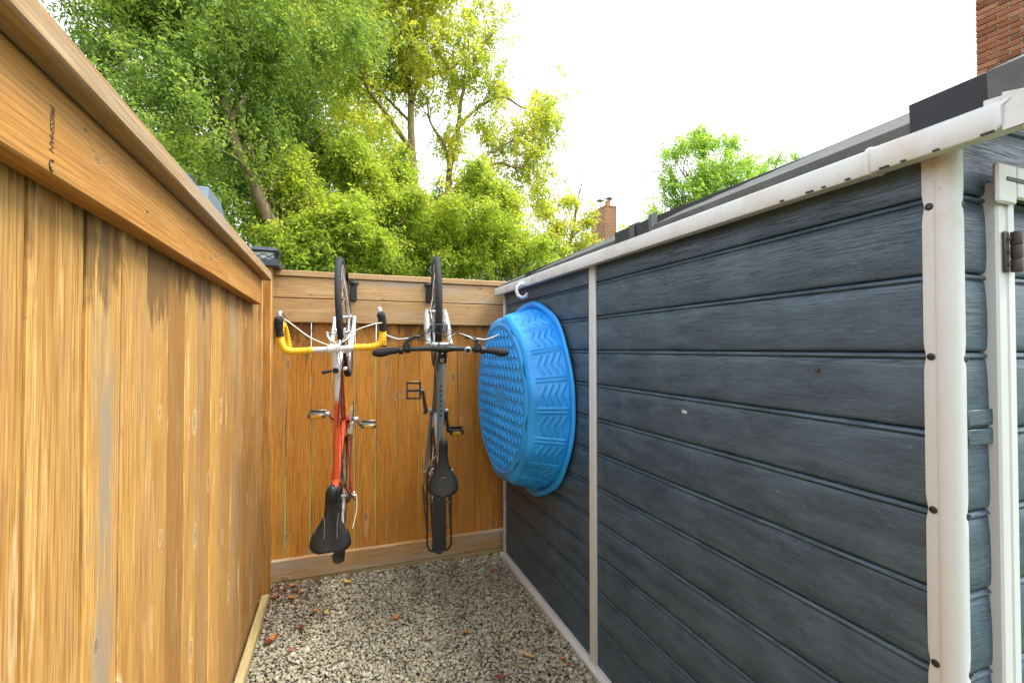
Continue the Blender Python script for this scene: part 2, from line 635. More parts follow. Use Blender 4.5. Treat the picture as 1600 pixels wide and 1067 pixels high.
def mat_lawn():
    t = NT('lawn')
    co = t.obj()
    nz = t.noise(co, 2.5, 6, .7)
    n2 = t.noise(co, 60, 4, .7)
    c = t.mix(t.rng(nz, .3, .7), (.045, .095, .02), (.085, .135, .035))
    c = t.mix(t.rng(n2, .3, .7, 0, .6), c, (.12, .15, .05))
    t.bsdf(c, .9, t.bump(n2, .6, .03), 0, .2)
    return t.mat


def mat_leaf(name, stops, scale=.6, trans=.55, gain=1.12):
    stops = [(p_, (min(.72, c_[0] * gain * 1.06), min(.72, c_[1] * gain * 1.0), c_[2] * gain * 1.25)) for p_, c_ in stops]
    """leaf pigment varies leaf by leaf and limb by limb"""
    t = NT(name)
    g = t.n('NewGeometry')
    r = g.outputs['Random Per Island']
    co = t.obj()
    nz = t.noise(co, scale, 3, .6)
    f = t.math('ADD', t.math('MULTIPLY', r, .55), t.math('MULTIPLY', t.rng(nz, .3, .7), .45))
    c = t.ramp(f, stops)
    d = t.n('BsdfPrincipled')
    t.set(d, 'Base Color', c); t.set(d, 'Roughness', .45); t.set(d, 'Specular IOR Level', .35)
    tr = t.n('BsdfTranslucent')
    t.set(tr, 'Color', t.mix(1.0, c, (1.45, 1.40, 1.0), 'MULTIPLY'))
    mx = t.n('MixShader')
    t.set(mx, 0, trans)
    t.t.links.new(d.outputs[0], mx.inputs[1])
    t.t.links.new(tr.outputs[0], mx.inputs[2])
    t.t.links.new(mx.outputs[0], t.out.inputs[0])
    return t.mat


M['leaf_green'] = mat_leaf('green_leaves', [(0, (.05, .115, .030)), (.4, (.13, .23, .042)), (.75, (.25, .35, .050)), (1, (.40, .45, .06))])
M['leaf_yellow'] = mat_leaf('yellowing_leaves', [(0, (.17, .29, .035)), (.35, (.31, .40, .045)), (.7, (.43, .45, .055)), (1, (.56, .47, .06))])
M['leaf_bright'] = mat_leaf('bright_green_leaves', [(0, (.09, .18, .025)), (.4, (.22, .33, .035)), (.75, (.38, .46, .045)), (1, (.54, .52, .06))])
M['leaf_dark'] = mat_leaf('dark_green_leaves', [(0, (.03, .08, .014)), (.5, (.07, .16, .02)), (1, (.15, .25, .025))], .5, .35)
M['leaf_ash'] = mat_leaf('ash_leaves', [(0, (.10, .24, .03)), (.5, (.22, .38, .04)), (1, (.38, .48, .07))])


def mat_bark(name, a, b):
    t = NT(name)
    co = t.obj()
    x, y, z = t.sep(co)
    nz = t.noise(t.comb(x, y, t.math('MULTIPLY', z, .25)), 26, 5, .7)
    c = t.mix(t.rng(nz, .3, .7), a, b)
    t.bsdf(c, .85, t.bump(nz, .7, .02), 0, .25)
    return t.mat


M['bark'] = mat_bark('olive_bark', (.13, .105, .045), (.30, .25, .095))
M['bark_pale'] = mat_bark('brown_bark', (.15, .10, .06), (.30, .22, .14))
M['litter'] = mat_leaf('dead_leaves', [(0, (.07, .028, .018)), (.4, (.16, .06, .025)), (.75, (.30, .13, .04)), (1, (.46, .26, .07))], 3, .2, .65)


def mat_brick(name, cols):
    t = NT(name)
    co = t.obj()
    rnd = t.n('ObjectInfo').outputs['Random']
    nz = t.noise(co, 45, 5, .7)
    c = t.ramp(rnd, cols)
    c = t.mix(t.rng(nz, .35, .75, 0, .55), c, (.16, .06, .035))
    sp = t.rng(t.noise(co, 22, 3, .6), .62, .70, 0, .6)
    c = t.mix(sp, c, (.07, .045, .035))
    t.bsdf(c, .85, t.bump(nz, .6, .006), 0, .25)
    return t.mat


M['brick'] = mat_brick('red_brick', [(0, (.20, .070, .042)), (.3, (.30, .10, .055)), (.6, (.37, .135, .075)), (1, (.44, .19, .115))])
M['mortar'] = simple('mortar', (.46, .41, .35), .9, bump=.5, scale=80)


def mat_brickwall():
    t = NT('distant_brick')
    co = t.obj()
    x, y, z = t.sep(co)
    b = t.n('TexBrick', None, Vector=t.comb(t.math('ADD', x, y), z, 0.0), Scale=1.0)
    for k, v in (('Color1', (.40, .13, .06, 1)), ('Color2', (.28, .09, .045, 1)), ('Mortar', (.36, .30, .24, 1)), ('Mortar Size', .012),
                 ('Brick Width', .22), ('Row Height', .075), ('Bias', .0)):
        b.inputs[k].default_value = v
    nz = t.noise(co, 5, 4, .7)
    c = t.mix(t.rng(nz, .5, .75, 0, .7), b.outputs['Color'], (.30, .25, .18))
    t.bsdf(c, .9, t.bump(b.outputs['Fac'], -.4, .01), 0, .2)
    return t.mat


M['brickwall'] = mat_brickwall()
M['concrete'] = simple('concrete', (.30, .26, .22), .9, bump=.3, scale=20)
M['terracotta'] = simple('terracotta', (.42, .20, .11), .8)
M['ink'] = simple('lumber_ink', (.05, .035, .02), .8)
M['scuff'] = simple('pale_scuff', (.42, .44, .46), .6)

rs = random.Random(7)

# ------------------------------------------------------------------ ground
g = MB()
g.add([(-900, -900, -.065), (900, -900, -.065), (900, 900, -.065), (-900, 900, -.065)], [(0, 1, 2, 3)])
tag(g.build('lawn', mat_lawn(), smooth=0), kind='structure')
g = MB()
nx, ny = 26, 70
vs = []
for j in range(ny + 1):
    for i in range(nx + 1):
        X = -.50 + 1.66 * i / nx
        Y = -1.6 + 5.0 * j / ny
        vs.append((X, Y, -.030 - .0276 * max(0, min(1, (X + .4) / 1.5)) * max(0, (Y - 1.5) / 1.8) + .004 * math.sin(X * 9 + Y * 5)))
g.add(vs, [(j * (nx + 1) + i, j * (nx + 1) + i + 1, (j + 1) * (nx + 1) + i + 1, (j + 1) * (nx + 1) + i) for j in range(ny) for i in range(nx)])
tag(g.build('gravel_bed', mat_soil()), kind='structure')


def gz(X, Y):
    return -.012 * np.clip((X + .4) / 1.5, 0, 1) * np.clip((Y - 1.5) / 1.8, 0, None) * 2.3


def ico(sub):
    import bmesh
    bm = bmesh.new()
    bmesh.ops.create_icosphere(bm, subdivisions=sub, radius=1)
    V = CB([v.co[:] for v in bm.verts])
    F = CB([[v.index for v in f.verts] for f in bm.faces])
    bm.free()
    return V, F


def pebbles(rng, x0, x1, y0, y1, step, zlo, zhi, size, sub):
    V0, F0 = ico(sub)
    xs = np.arange(x0, x1, step)
    ys = np.arange(y0, y1, step)
    X, Y = np.meshgrid(xs, ys)
    n = X.size
    X = X.ravel() + rng.uniform(-.5, .5, n) * step
    Y = Y.ravel() + rng.uniform(-.5, .5, n) * step
    Z = gz(X, Y) + rng.uniform(zlo, zhi, n)
    s = size * np.exp(rng.normal(0, .28, n))
    sc = np.stack([s * rng.uniform(.95, 1.45, n), s * rng.uniform(.75, 1.05, n), s * rng.uniform(.5, .8, n)], 1) * .5
    a = rng.uniform(0, 2 * PI, n)
    b = rng.normal(0, .35, n)
    c = rng.normal(0, .35, n)
    ca, sa, cb, sb, cc, sc_ = np.cos(a), np.sin(a), np.cos(b), np.sin(b), np.cos(c), np.sin(c)
    Rz = np.zeros((n, 3, 3)); Rz[:, 0, 0] = ca; Rz[:, 0, 1] = -sa; Rz[:, 1, 0] = sa; Rz[:, 1, 1] = ca; Rz[:, 2, 2] = 1
    Rx = np.zeros((n, 3, 3)); Rx[:, 0, 0] = 1; Rx[:, 1, 1] = cb; Rx[:, 1, 2] = -sb; Rx[:, 2, 1] = sb; Rx[:, 2, 2] = cb
    Ry = np.zeros((n, 3, 3)); Ry[:, 1, 1] = 1; Ry[:, 0, 0] = cc; Ry[:, 0, 2] = sc_; Ry[:, 2, 0] = -sc_; Ry[:, 2, 2] = cc
    RR = Rx @ Ry @ Rz
    P = V0[None] * (1 + rng.normal(0, .07, (n, len(V0), 1))) * sc[:, None, :]
    P = np.einsum('nij,nkj->nki', RR, P) + np.stack([X, Y, Z], 1)[:, None, :]
    F = F0[None] + (np.arange(n) * len(V0))[:, None, None]
    return P.reshape(-1, 3), F.reshape(-1, 3)


rng = np.random.default_rng(11)
parts = [pebbles(rng, -.445, 1.11, 1.72, 3.33, .0145, -.020, -.007, .0165, 1),
         pebbles(rng, -.445, 1.11, 1.72, 3.33, .0152, -.009, .002, .0150, 2),
         pebbles(rng, -.46, 1.11, -.3, 1.72, .021, -.022, .0, .024, 1)]
Vs, Fs, o = [], [], 0
for V, F in parts:
    Vs.append(V); Fs.append(F + o); o += len(V)
gr = link('gravel', np_mesh('gravel', np.concatenate(Vs), np.concatenate(Fs), M['gravel']))
tag(gr, kind='stuff')

# ------------------------------------------------------------------ left fence
TILT = -.011
lf = empty('wooden_fence', (-.447, 1.0, 0), 'tall honey coloured board fence along the left side with overhanging cap board', 'fence')


def board_mesh(w, t_, z0, z1, axis='y', tongue=True, bev=.003):
    """vertical board: w across, t_ thick, local origin at its foot on the front face centre"""
    m = MB()
    h = w / 2
    b = bev
    poly = [(-t_, -h + b), (-t_ + b, -h), (-b, -h), (0, -h + b), (0, h - b), (-b, h), (-t_ * .62, h)]
    if tongue:
        poly += [(-t_ * .62, h + .012), (-t_ * .9, h + .012), (-t_ * .9, h)]
    poly += [(-t_ + b, h), (-t_, h - b)]
    if axis == 'x':
        poly = [(p[1], -p[0]) for p in poly]
    m.prism(poly, 'z', z0, z1)
    return m


seams = [-1.35 + .147 * k for k in range(0, 16)]
seams = [s for s in seams if s < .72] + [.765, .915, 1.086, 1.236, 1.377, 1.53, 1.683, 1.832, 1.975, 2.122, 2.27, 2.412, 2.56, 2.705, 2.852, 3.0, 3.125]
for i in range(len(seams) - 1):
    a, b = seams[i], seams[i + 1]
    gap = rs.uniform(.007, .011)
    m = board_mesh(b - a - gap, .02, -.01, 1.93, bev=.0035)
    ob = m.build('board', M['board_left'], lf, (rs.uniform(-.003, .002), (a + b) / 2 - 1.0, 0))
    ob.rotation_euler = (rs.uniform(-.0012, .0012), 0, rs.uniform(-.012, .012))
fa = MB()
fa.box((0, -2.2, 0), (.043, 1.80, .142), .004)
fas = fa.build('fascia_board', M['rail_y'], lf, (0, 0, 1.756))
fas.rotation_euler = (TILT, 0, 0)
ca = MB()
ca.box((-.10, -2.2, 0), (.081, 1.885, .048), .005)
cap_o = ca.build('cap_board', M['cap_y'], lf, (0, 0, 1.899))
cap_o.rotation_euler = (TILT, 0, 0)
for py in (-1.3, .1, 1.4):
    m = MB()
    m.box((-.045, -.045, -.05), (.045, .045, 1.89), .004)
    m.build('post', M['post'], lf, (-.068, py, 0))
m = MB()
for k in range(14):
    yy = -1.9 + .27 * k + rs.uniform(-.03, .03)
    m.lathe([(.0035, -.001), (.0035, .0008), (.0015, .0012)], (.0435, yy, .05 + .06 * (k % 2)), (1, 0, 0), 8)
tag(m.build('nail_head', M['darksteel'], fas), kind='stuff')
# ink stamp printed on the fascia board
fc = bpy.data.curves.new('lumber_stamp', 'FONT')
fc.body = 'PRESSMAN'
fc.size = .0158
fc.space_character = .9
fc.shear = .25
fc.extrude = 0
fc.align_x = 'LEFT'
fc.materials.append(M['ink'])
tmp = bpy.data.objects.new('stamp_text', fc)
COL.objects.link(tmp)
bpy.context.view_layer.update()
st_me = bpy.data.meshes.new_from_object(tmp.evaluated_get(bpy.context.evaluated_depsgraph_get()))
bpy.data.objects.remove(tmp)
st = bpy.data.objects.new('lumber_stamp', st_me)
COL.objects.link(st)
st.parent = fas
# reads downwards on the board face that looks towards +x
st.matrix_local = Matrix(((0, 0, 1, .0436), (0, 1, 0, -.130), (-1, 0, 0, .104), (0, 0, 0, 1))) @ Matrix.Identity(4)
m = MB()
ring = [(.0437, -.124 + .006 * math.cos(a), .014 + .008 * math.sin(a)) for a in np.linspace(.9, 5.4, 14)]
m.tube(ring, .0011, 5)
m.sphere((.0437, -.128, .0095), .0022, 6, 4)
m.build('stamp_mark', M['ink'], fas)

# ------------------------------------------------------------------ back fence
YB = 3.32
bf = empty('wooden_fence', (0.4, YB, 0), 'orange brown board fence across the far end behind two hanging bicycles', 'fence')
xs = [-.436, -.337, -.187, -.052, .092, .231, .38, .527, .671, .809, .951, 1.087, 1.225, 1.365, 1.505]
gaps = [.010, .008, .005, .004, .006, .003, .005, .003, .003, .005, .004, .004, .004, .004]
for i in range(len(xs) - 1):
    a, b = xs[i], xs[i + 1]
    m = board_mesh(b - a - gaps[i] * .7, .018, .06, 1.88, 'x', tongue=False)
    ob = m.build('board', M['board_back'], bf, ((a + b) / 2 - .4, .042 + rs.uniform(-.0015, .0015), 0))
    ob.rotation_euler = (0, rs.uniform(-.0012, .0012), rs.uniform(-.01, .01))


def rail(name, z0, z1, y0, y1, x0=-.432, x1=1.505, mat='rail_x', b=.004):
    m = MB()
    m.box((x0 - .4, y0 - YB, -(z1 - z0) / 2), (x1 - .4, y1 - YB, (z1 - z0) / 2), b)
    return m.build(name, M[mat], bf, (0, 0, (z0 + z1) / 2))


rail('rail_board', 1.832, 1.968, YB, YB + .039)
rail('rail_board', 1.672, 1.828, YB - .001, YB + .039)
rail('cap_board', 1.971, 2.010, YB - .012, YB + .10)
rail('bottom_rail', .012, .143, YB, YB + .040)
rail('kick_board', -.10, .008, YB + .006, YB + .038, mat='curb')
m = MB()
m.box((-.0445, -.0445, -.1), (.0445, .0445, 2.035), .005)
m.build('post', M['post'], bf, (-.4485 - .4, 3.235 - YB, 0))
m = MB()
m.box((-.03, -.01, 0), (.03, .01, 1.9), .003)
m.build('corner_board', M['post'], bf, (-.478 - .4, 3.165 - YB, 0))
m = MB()
for k in range(9):
    for zz in (1.93, 1.87, 1.79, 1.71):
        if rs.random() < .5:
            m.lathe([(.004, 0), (.004, .0012), (.002, .0016)], (-.76 + .2 * k + rs.uniform(-.05, .05), -.0012, zz + rs.uniform(-.02, .02)), (0, -1, 0), 7)
tag(m.build('nail_head', M['darksteel'], bf), kind='stuff')

# ------------------------------------------------------------------ solar post lights
def post_light(loc, label, s=1.0, glass=True):
    r = empty('post_light', loc, label, 'post light', 'solar lights capping the fence posts')
    m = MB()
    q = .082 * s
    def sq(h, z): return [(-h, -h, z), (h, -h, z), (h, h, z), (-h, h, z)]
    m.loft([sq(q * .92, -.03), sq(q, -.028), sq(q, .0), sq(q * .82, .012)])
    m.build('base', M['lamp_body'], r, smooth=0)
    m = MB()
    m.box((-q * .66, -q * .66, .0125), (q * .66, q * .66, .058), .002)
    m.build('lamp_glass', M['lampglass'], r, smooth=0)
    m = MB()
    for sx in (-1, 1):
        for sy in (-1, 1):
            m.box((sx * q * .70 - .004, sy * q * .70 - .004, .010), (sx * q * .70 + .004, sy * q * .70 + .004, .0595))
    for k in range(4):
        a = k * PI / 2
        Rm = Matrix.Rotation(a, 3, 'Z')
        for (p, p2) in (((-q * .68, .013), (0, .045)), ((0, .013), (-q * .68, .045)), ((0, .013), (q * .68, .045)), ((q * .68, .013), (0, .045))):
            m.tube([Rm @ Vector((p[0], -q * .70, p[1])), Rm @ Vector((p2[0], -q * .70, p2[1]))], .0022, 5)
    m.build('lamp_cage', M['lamp_body'], r, smooth=0)
    m = MB()
    m.loft([sq(q * .96, .0598), sq(q * 1.0, .064), sq(q * .97, .069), sq(q * .62, .088), sq(q * .58, .0885)])
    m.build('lamp_roof', M['lamp_body'], r, smooth=0)
    return r


post_light((-.4485, 3.235, 2.036), 'black solar light with lattice sides capping the far corner post', 1.06)

# angular lamp on the neighbour side post, only its top shows over the cap
al = empty('post_light', (-.60, 2.36, 1.962), 'grey blue angular lamp showing above the left fence cap board', 'post light', 'solar lights capping the fence posts')
m = MB()
def rc(hx, hy, z, oy=0): return [(-hx, oy - hy, z), (hx, oy - hy, z), (hx, oy + hy, z), (-hx, oy + hy, z)]
m.loft([rc(.10, .24, -.02), rc(.10, .24, .03), rc(.075, .10, .215), rc(.06, .085, .222)])
m.build('lamp_cover', M['lampgrey'], al, smooth=0)
m = MB()
m.box((-.035, -.17, .19), (.03, -.09, .245), .006)
m.build('knob', M['lamp_body'], al, smooth=0)
m = MB()
m.box((-.045, -.045, -2.02), (.045, .045, -.0205), .004)
m.build('post', M['post'], al)

# ------------------------------------------------------------------ timber edging at the foot of the left fence
m = MB()
m.box((-.02, -2.3, -.09), (.02, 1.12, .042), .004)
tag(m.build('timber_edging', M['curb'], None, (-.414, 2.0, 0)), 'narrow pale timber edging lying along the foot of the left fence', 'edging')

# ------------------------------------------------------------------ shed
XS = 1.135          # face of the long side
YF = .56            # face of the front
shed = empty('garden_shed', (1.9, 1.9, -.04), 'blue grey resin garden shed with white corner trim beside the gravel', 'shed')
sx, sy, sz = 1.9, 1.9, -.04
TOPS = [1.974, 1.814, 1.654, 1.494, 1.334, 1.174, 1.014, .854, .694, .534, .374, .214, .054]


def course_profile(h):
    """(outward, z) pairs bottom to top: undercut foot, flat belly, bead and rolled top edge"""
    return [(-.010, 0), (-.0025, .0010), (.0012, .0035), (.0032, .010), (.0042, h * .25), (.0038, h * .50), (.0024, h * .74), (.0003, h * .89), (-.0008, h - .0165),
            (-.0030, h - .0150), (-.0030, h - .0142), (.0010, h - .0130), (.0036, h - .0105), (.0034, h - .0080), (.0012, h - .0050), (-.0025, h - .0022), (-.010, h - .0005)]


def siding(axis, a, b, ztop, zbot, name='siding_board'):
    h = ztop - zbot
    m = MB()
    pr = course_profile(h)
    n = 2
    secs = []
    for k in (a, b):
        if axis == 'y':
            secs.append([(-d, k - (a + b) / 2, z) for d, z in pr] + [(.02, k - (a + b) / 2, h - .001), (.02, k - (a + b) / 2, 0)])
        else:
            secs.append([(k - (a + b) / 2, -d, z) for d, z in pr] + [(k - (a + b) / 2, .02, h - .001), (k - (a + b) / 2, .02, 0)])
    m.loft(secs)
    if axis == 'y':
        return m.build(name, M['siding_y'], shed, (XS - sx, (a + b) / 2 - sy, zbot - sz), smooth=50)
    return m.build(name, M['siding_x'], shed, ((a + b) / 2 - sx, YF - sy, zbot - sz), smooth=50)


marks = {}
for i, zt in enumerate(TOPS):
    zb = zt - .160 if i < len(TOPS) - 1 else -.02
    s1 = siding('y', .600, 1.925, zt, zb)
    siding('y', 1.965, 3.205, zt, zb)
    marks[i] = s1
    if i == 0:
        siding('x', 1.158, 2.70, zt, zb)
    else:
        siding('x', 1.158, 1.250, zt, zb)
        siding('x', 1.304, 2.70, zt, zb)
# little dark plug and a pale scuff on the long wall
m = MB(); m.lathe([(.006, -.005), (.005, .003), (.002, .004)], (0, 0, 0), (-1, 0, 0), 10)
b1 = marks[3]
p = (XS - .0048, .835, 1.447)
m.build('plug', M['rust'], b1, (p[0] - XS, p[1] - 1.2625, p[2] - (TOPS[3] - .16)))
m = MB(); m.sphere((0, 0, 0), .012, 12, 6, (.08, 1.25, .55))
b2 = marks[4]
m.build('scuff_mark', M['scuff'], b2, (-.0046, 1.322 - 1.2625, .105))

# inner body that closes the shed
m = MB()
m.box((XS + .018, YF + .02, -.04), (2.70, 3.20, 1.95))
m.v = [(x - sx, y - sy, z - sz) for x, y, z in m.v]
m.build('inner_wall', M['roofblack'], shed, smooth=0)

# corner post: flange, rolled corner, flange, with dimples at the screws
SCZ = [1.79, 1.484, 1.175, .868, .56, .25]


def corner_sec(z):
    pin = max([math.exp(-((z - s) / .016) ** 2) for s in SCZ] + [0])
    e = .004 * pin            # flange edge pulled in at the screws
    P = []
    P += [(XS + .012, .605 - e), (XS - .007, .605 - e), (XS - .0085, .600 - e), (XS - .0085, .5825), (XS - .0105, .5815), (XS - .0112, .5800)]
    cx, cy, r = XS + .0135, .5740, .0250
    for k in range(9):
        a = PI + (PI / 2) * (k + .2) / 8.4
        P.append((cx + r * math.cos(a), cy + r * math.sin(a)))
    P += [(XS + .0185, YF - .012 + .003 * pin), (XS + .020, YF - .010), (XS + .026 - e, YF - .0085), (XS + .030 - e, YF - .006), (XS + .030 - e, YF + .012), (XS + .022, YF + .03), (XS + .012, YF + .03)]
    return [(x - sx, y - sy, z - sz) for x, y in P]


zsx = sorted(set([-.04, 1.93] + [round(s + d, 4) for s in SCZ for d in (-.05, -.028, -.016, -.008, 0, .008, .016, .028, .05)]))
m = MB()
m.loft([corner_sec(z) for z in zsx])
cpost = m.build('corner_post', M['trim'], shed, smooth=50)
sm = MB()
sm.lathe([(.0075, -.003), (.0075, .0015), (.006, .0030), (.0035, .0034), (.003, .0022), (.0001, .0022)], (0, 0, 0), (-1, 0, 0), 12)
sme = sm.mesh('screw', M['blackmetal'])
for s in SCZ:
    o = link('screw', sme, cpost, (XS - .0082 - sx, .5915 - sy, s - sz))
    o = link('screw', sme, cpost, (XS + .0225 - sx, YF - .0082 - sy, s - .004 - sz))
    o.rotation_euler = (0, 0, PI / 2)

# joint strip, far corner strip, base rail
m = MB()
m.box((-.010, -.029, 0), (.004, .029, 1.955), .004)
m.build('joint_strip', M['trim'], shed, (XS - .004 - sx, 1.945 - sy, .04 - .04))
m = MB()
m.box((-.012, -.014, 0), (.05, .014, 1.95), .004)
fs_ = m.build('far_corner_strip', M['trim'], shed, (XS - .004 - sx, 3.218 - sy, 0))
for s in (1.74, 1.0, .35):
    link('screw', sme, fs_, (-.0122, 0, s))
m = MB()
m.prism([(-.034, -.05), (-.034, .004), (-.026, .012), (-.012, .016), (-.010, .026), (.02, .026), (.02, -.05)], 'y', .62, 3.235)
m.v = [(XS + x - sx, y - sy, z - sz) for x, y, z in m.v]
br = m.build('base_rail', M['trim'], shed, smooth=20)
for yy in (1.25, 1.65, 2.15, 2.62, 3.05):
    link('screw', sme, br, (XS - .0342 - sx, yy - sy, -.002 - sz)).scale = (.8, .8, .8)
m = MB()
m.box((-.038, -.02, -.03), (.02, .02, .055), .004)
m.build('base_bracket', M['trim'], shed, (XS - sx, 3.225 - sy, 0))

# eave trim along the long side: a rolled fascia in two lengths with a joint collar
def eave_sec(y, s=1.0, o=0.0):
    pts = [(.045, .010), (.006, .004), (-.004, .004), (-.0065, .008), (-.0065, .046), (-.003, .055), (.006, .060), (.045, .066)]
    return [(1.071 + o + x * s - sx, y - sy, 1.872 + z * s - o * .5 - sz + .0022 * (y - .6)*2.6) for x, z in pts]


m = MB(); m.loft([eave_sec(.665), eave_sec(3.27)])
m.build('eave_trim', M['trim'], shed, smooth=35)
m = MB(); m.loft([[(x, .440 - sy + .4 * max(0, .02 - abs(0)) * 0 + (.012 if q in (2, 3, 4) else 0), z + (.008 if q in (1, 2, 3) else 0)) for q, (x, y, z) in enumerate(eave_sec(.440))], eave_sec(.462), eave_sec(.668)])
m.v = [(x - .003, y, z + .001) for x, y, z in m.v]
m.build('eave_trim', M['trim'], shed, smooth=35)
m = MB(); m.loft([[(x - .0065, y, z - .004 + .0011 * k) for k, (x, y, z) in enumerate(eave_sec(yy))] for yy in (.664, .672)])
m.build('joint_collar', M['trim'], shed, smooth=35)
m = MB(); m.loft([[(x + .003, y, z) for x, y, z in eave_sec(3.245)], [(x + .003, y, z) for x, y, z in eave_sec(3.285)]])
m.build('eave_end_cap', M['roofgrey'], shed, smooth=35)
for k in range(8):
    L = (.018, .010, .008)[k % 3]
    m = MB(); m.box((-.002, -L / 2, -.0018), (.002, L / 2, .0018))
    yy = .47 + .055 * k + (0.02 if k % 3 else 0)
    m.build('drain_slot', M['roofblack'], shed, (1.0614 - sx, yy - sy, 1.8784 + .0057 * (yy - .6) - sz), smooth=0)
for k in range(3):
    m = MB(); m.box((-.0012, -.002, -.006), (.0012, .002, .006))
    m.build('drain_slot', M['roofblack'], shed, (1.0642 - sx, 2.55 + .22 * k - sy, 1.909 - sz), smooth=0)
# rake trim across the front gable, rising towards the ridge
def rake_sec(x):
    z = 1.876 + .44 * (x - 1.075)
    pts = [(.430, 0), (.421, .004), (.418, .012), (.418, .046), (.424, .058), (.434, .062), (.48, .066), (.48, .006)]
    return [(x - sx, y - sy, z + q - sz) for y, q in pts]


m = MB(); m.loft([rake_sec(1.0735), rake_sec(1.90)])
m.build('rake_trim', M['trim'], shed, smooth=35)
m = MB()
m.loft([[(x - sx, y - sy, z + .44 * (xx - 1.075) - sz) for y, z in ((.452, 1.880), (.4195, 1.880), (.4155, 1.888), (.4155, 1.922), (.422, 1.937), (.452, 1.945))] for xx, x in ((1.0655, 1.0655), (1.073, 1.073))])
m.build('joint_collar', M['trim'], shed, smooth=35)

# roof: two slopes of stepped panels, black cover boxes where panels join
RX0, RZ0, RX1, RZ1 = 1.085, 1.946, 2.06, 2.388


def roof_panel(y0, y1):
    m = MB()
    n = 6
    top = []
    for k in range(n):
        f0, f1 = k / n, (k + 1) / n
        x0 = RX0 + (RX1 - RX0) * f0; z0 = RZ0 + (RZ1 - RZ0) * f0
        x1 = RX0 + (RX1 - RX0) * f1; z1 = RZ0 + (RZ1 - RZ0) * f1
        top += [(x0, z0 - .002), (x0 + .004, z0 + .015), (x1 - .020, z1 + .012), (x1 - .014, z1 - .006)]
    poly = [(x, z) for x, z in top] + [(RX1, RZ1 - .03), (RX0, RZ0 - .01)]
    m.prism(poly, 'y', y0, y1)
    m.v = [(x - sx, y - sy, z - sz) for x, y, z in m.v]
    m.build('roof_panel', M['roof'], shed, smooth=20)


def roof_cover(y0, y1, h=.052, endpale=False):
    m = MB()
    sl = (RZ1 - RZ0) / (RX1 - RX0)
    x0 = 1.082
    P = [(x0, RZ0 - .012), (x0 - .004, RZ0 + h * .9), (x0 + .006, RZ0 + h), (RX1, RZ1 + h * .4), (RX1, RZ1 - .01)]
    m.prism(P, 'y', y0, y1)
    m.v = [(x - sx, y - sy, z - sz) for x, y, z in m.v]
    return m.build('roof_cover', M['roofblack'], shed, smooth=0)


roof_panel(.60, 1.44)
roof_panel(1.68, 2.62)
roof_panel(2.70, 3.27)
roof_cover(.475, .598)
roof_cover(1.442, 1.678, .045)
roof_cover(2.622, 2.698, .030)
for (y0, y1, h) in ((.424, .4745, .05), (1.535, 1.565, .0475), (1.425, 1.4415, .056)):
    m = MB()
    xe = 1.20 if y0 < 1 else 1.10
    m.prism([(1.076, RZ0 - .012), (1.072, RZ0 + h * .9), (1.082, RZ0 + h), (xe, RZ0 + h + .47 * (xe - 1.08)), (xe, RZ0 + .02)], 'y', y0, y1)
    m.v = [(x - sx, y - sy, z - sz) for x, y, z in m.v]
    m.build('roof_bracket', M['roofgrey'], shed, smooth=0)
m = MB()
m.prism([(2.02, 2.36), (2.02, 2.384), (2.07, 2.418), (2.14, 2.384), (2.14, 2.36)], 'y', .45, 3.27)
m.v = [(x - sx, y - sy, z - sz) for x, y, z in m.v]
m.build('ridge_cap', M['roof'], shed, smooth=0)
m = MB()
m.prism([(2.08, 2.35), (2.08, 2.38), (2.80, 1.95), (2.80, 1.92)], 'y', .45, 3.27)
m.v = [(x - sx, y - sy, z - sz) for x, y, z in m.v]
m.build('roof_panel', M['roof'], shed, smooth=0)
for yy in (YF + .02, 3.19):
    m = MB()
    m.prism([(XS + .02, 1.90), (RX1, 2.33), (2.70, 1.95), (2.70, 1.90)], 'y', yy, yy + .012)
    m.v = [(x - sx, y - sy, z - sz) for x, y, z in m.v]
    m.build('gable_panel', M['siding_x'], shed, smooth=0)

# door jamb with header block and hinge; latch rails
JX0, JX1 = 1.245, 1.309


def front(*p): return (p[0] - sx, YF + p[1] - sy, p[2] - sz)


m = MB()
m.loft([[front(x, y, z) for x, y in ((JX0, .01), (JX0, -.018), (JX0 + .004, -.022), (JX0 + .017, -.023), (JX0 + .019, -.0205), (JX0 + .034, -.0205), (JX0 + .036, -.023), (JX1 - .005, -.022), (JX1, -.018), (JX1, .01))] for z in (-.03, 1.84)])
jamb = m.build('door_jamb', M['trim'], shed, smooth=35)
m = MB()
m.box(front(1.222, -.034, 1.792), front(1.290, -.0245, 1.873), .004)
m.box(front(1.290, -.0335, 1.806), front(2.05, -.0245, 1.873), .004)
hd = m.build('door_header', M['trim'], shed, smooth=35)
m = MB()
m.box(front(1.252, -.0358, 1.838), front(2.03, -.0342, 1.846), .0005)
m.build('header_groove', M['roofgrey'], hd)
hg = MB()
hg.box(front(1.256, -.0285, 1.655), front(1.272, -.0235, 1.738), .002)
hinge = hg.build('door_hinge', M['rust'], jamb)
m = MB()
for k in range(3):
    m.lathe([(.0085, .0005 + k * .0275), (.0093, .002 + k * .0275), (.0093, .0255 + k * .0275), (.0085, .027 + k * .0275)], front(1.283, -.034, 1.655), (0, 0, 1), 14)
m.build('hinge_barrel', M['rust'], jamb)
m = MB()
m.lathe([(.0042, -.002), (.0042, .001), (.003, .0028), (.0004, .0034)], (0, 0, 0), (0, -1, 0), 10)
rvt = m.mesh('rivet', M['rust'])
for zz in (1.670, 1.696, 1.722):
    link('rivet', rvt, jamb, front(1.265, -.0295, zz))
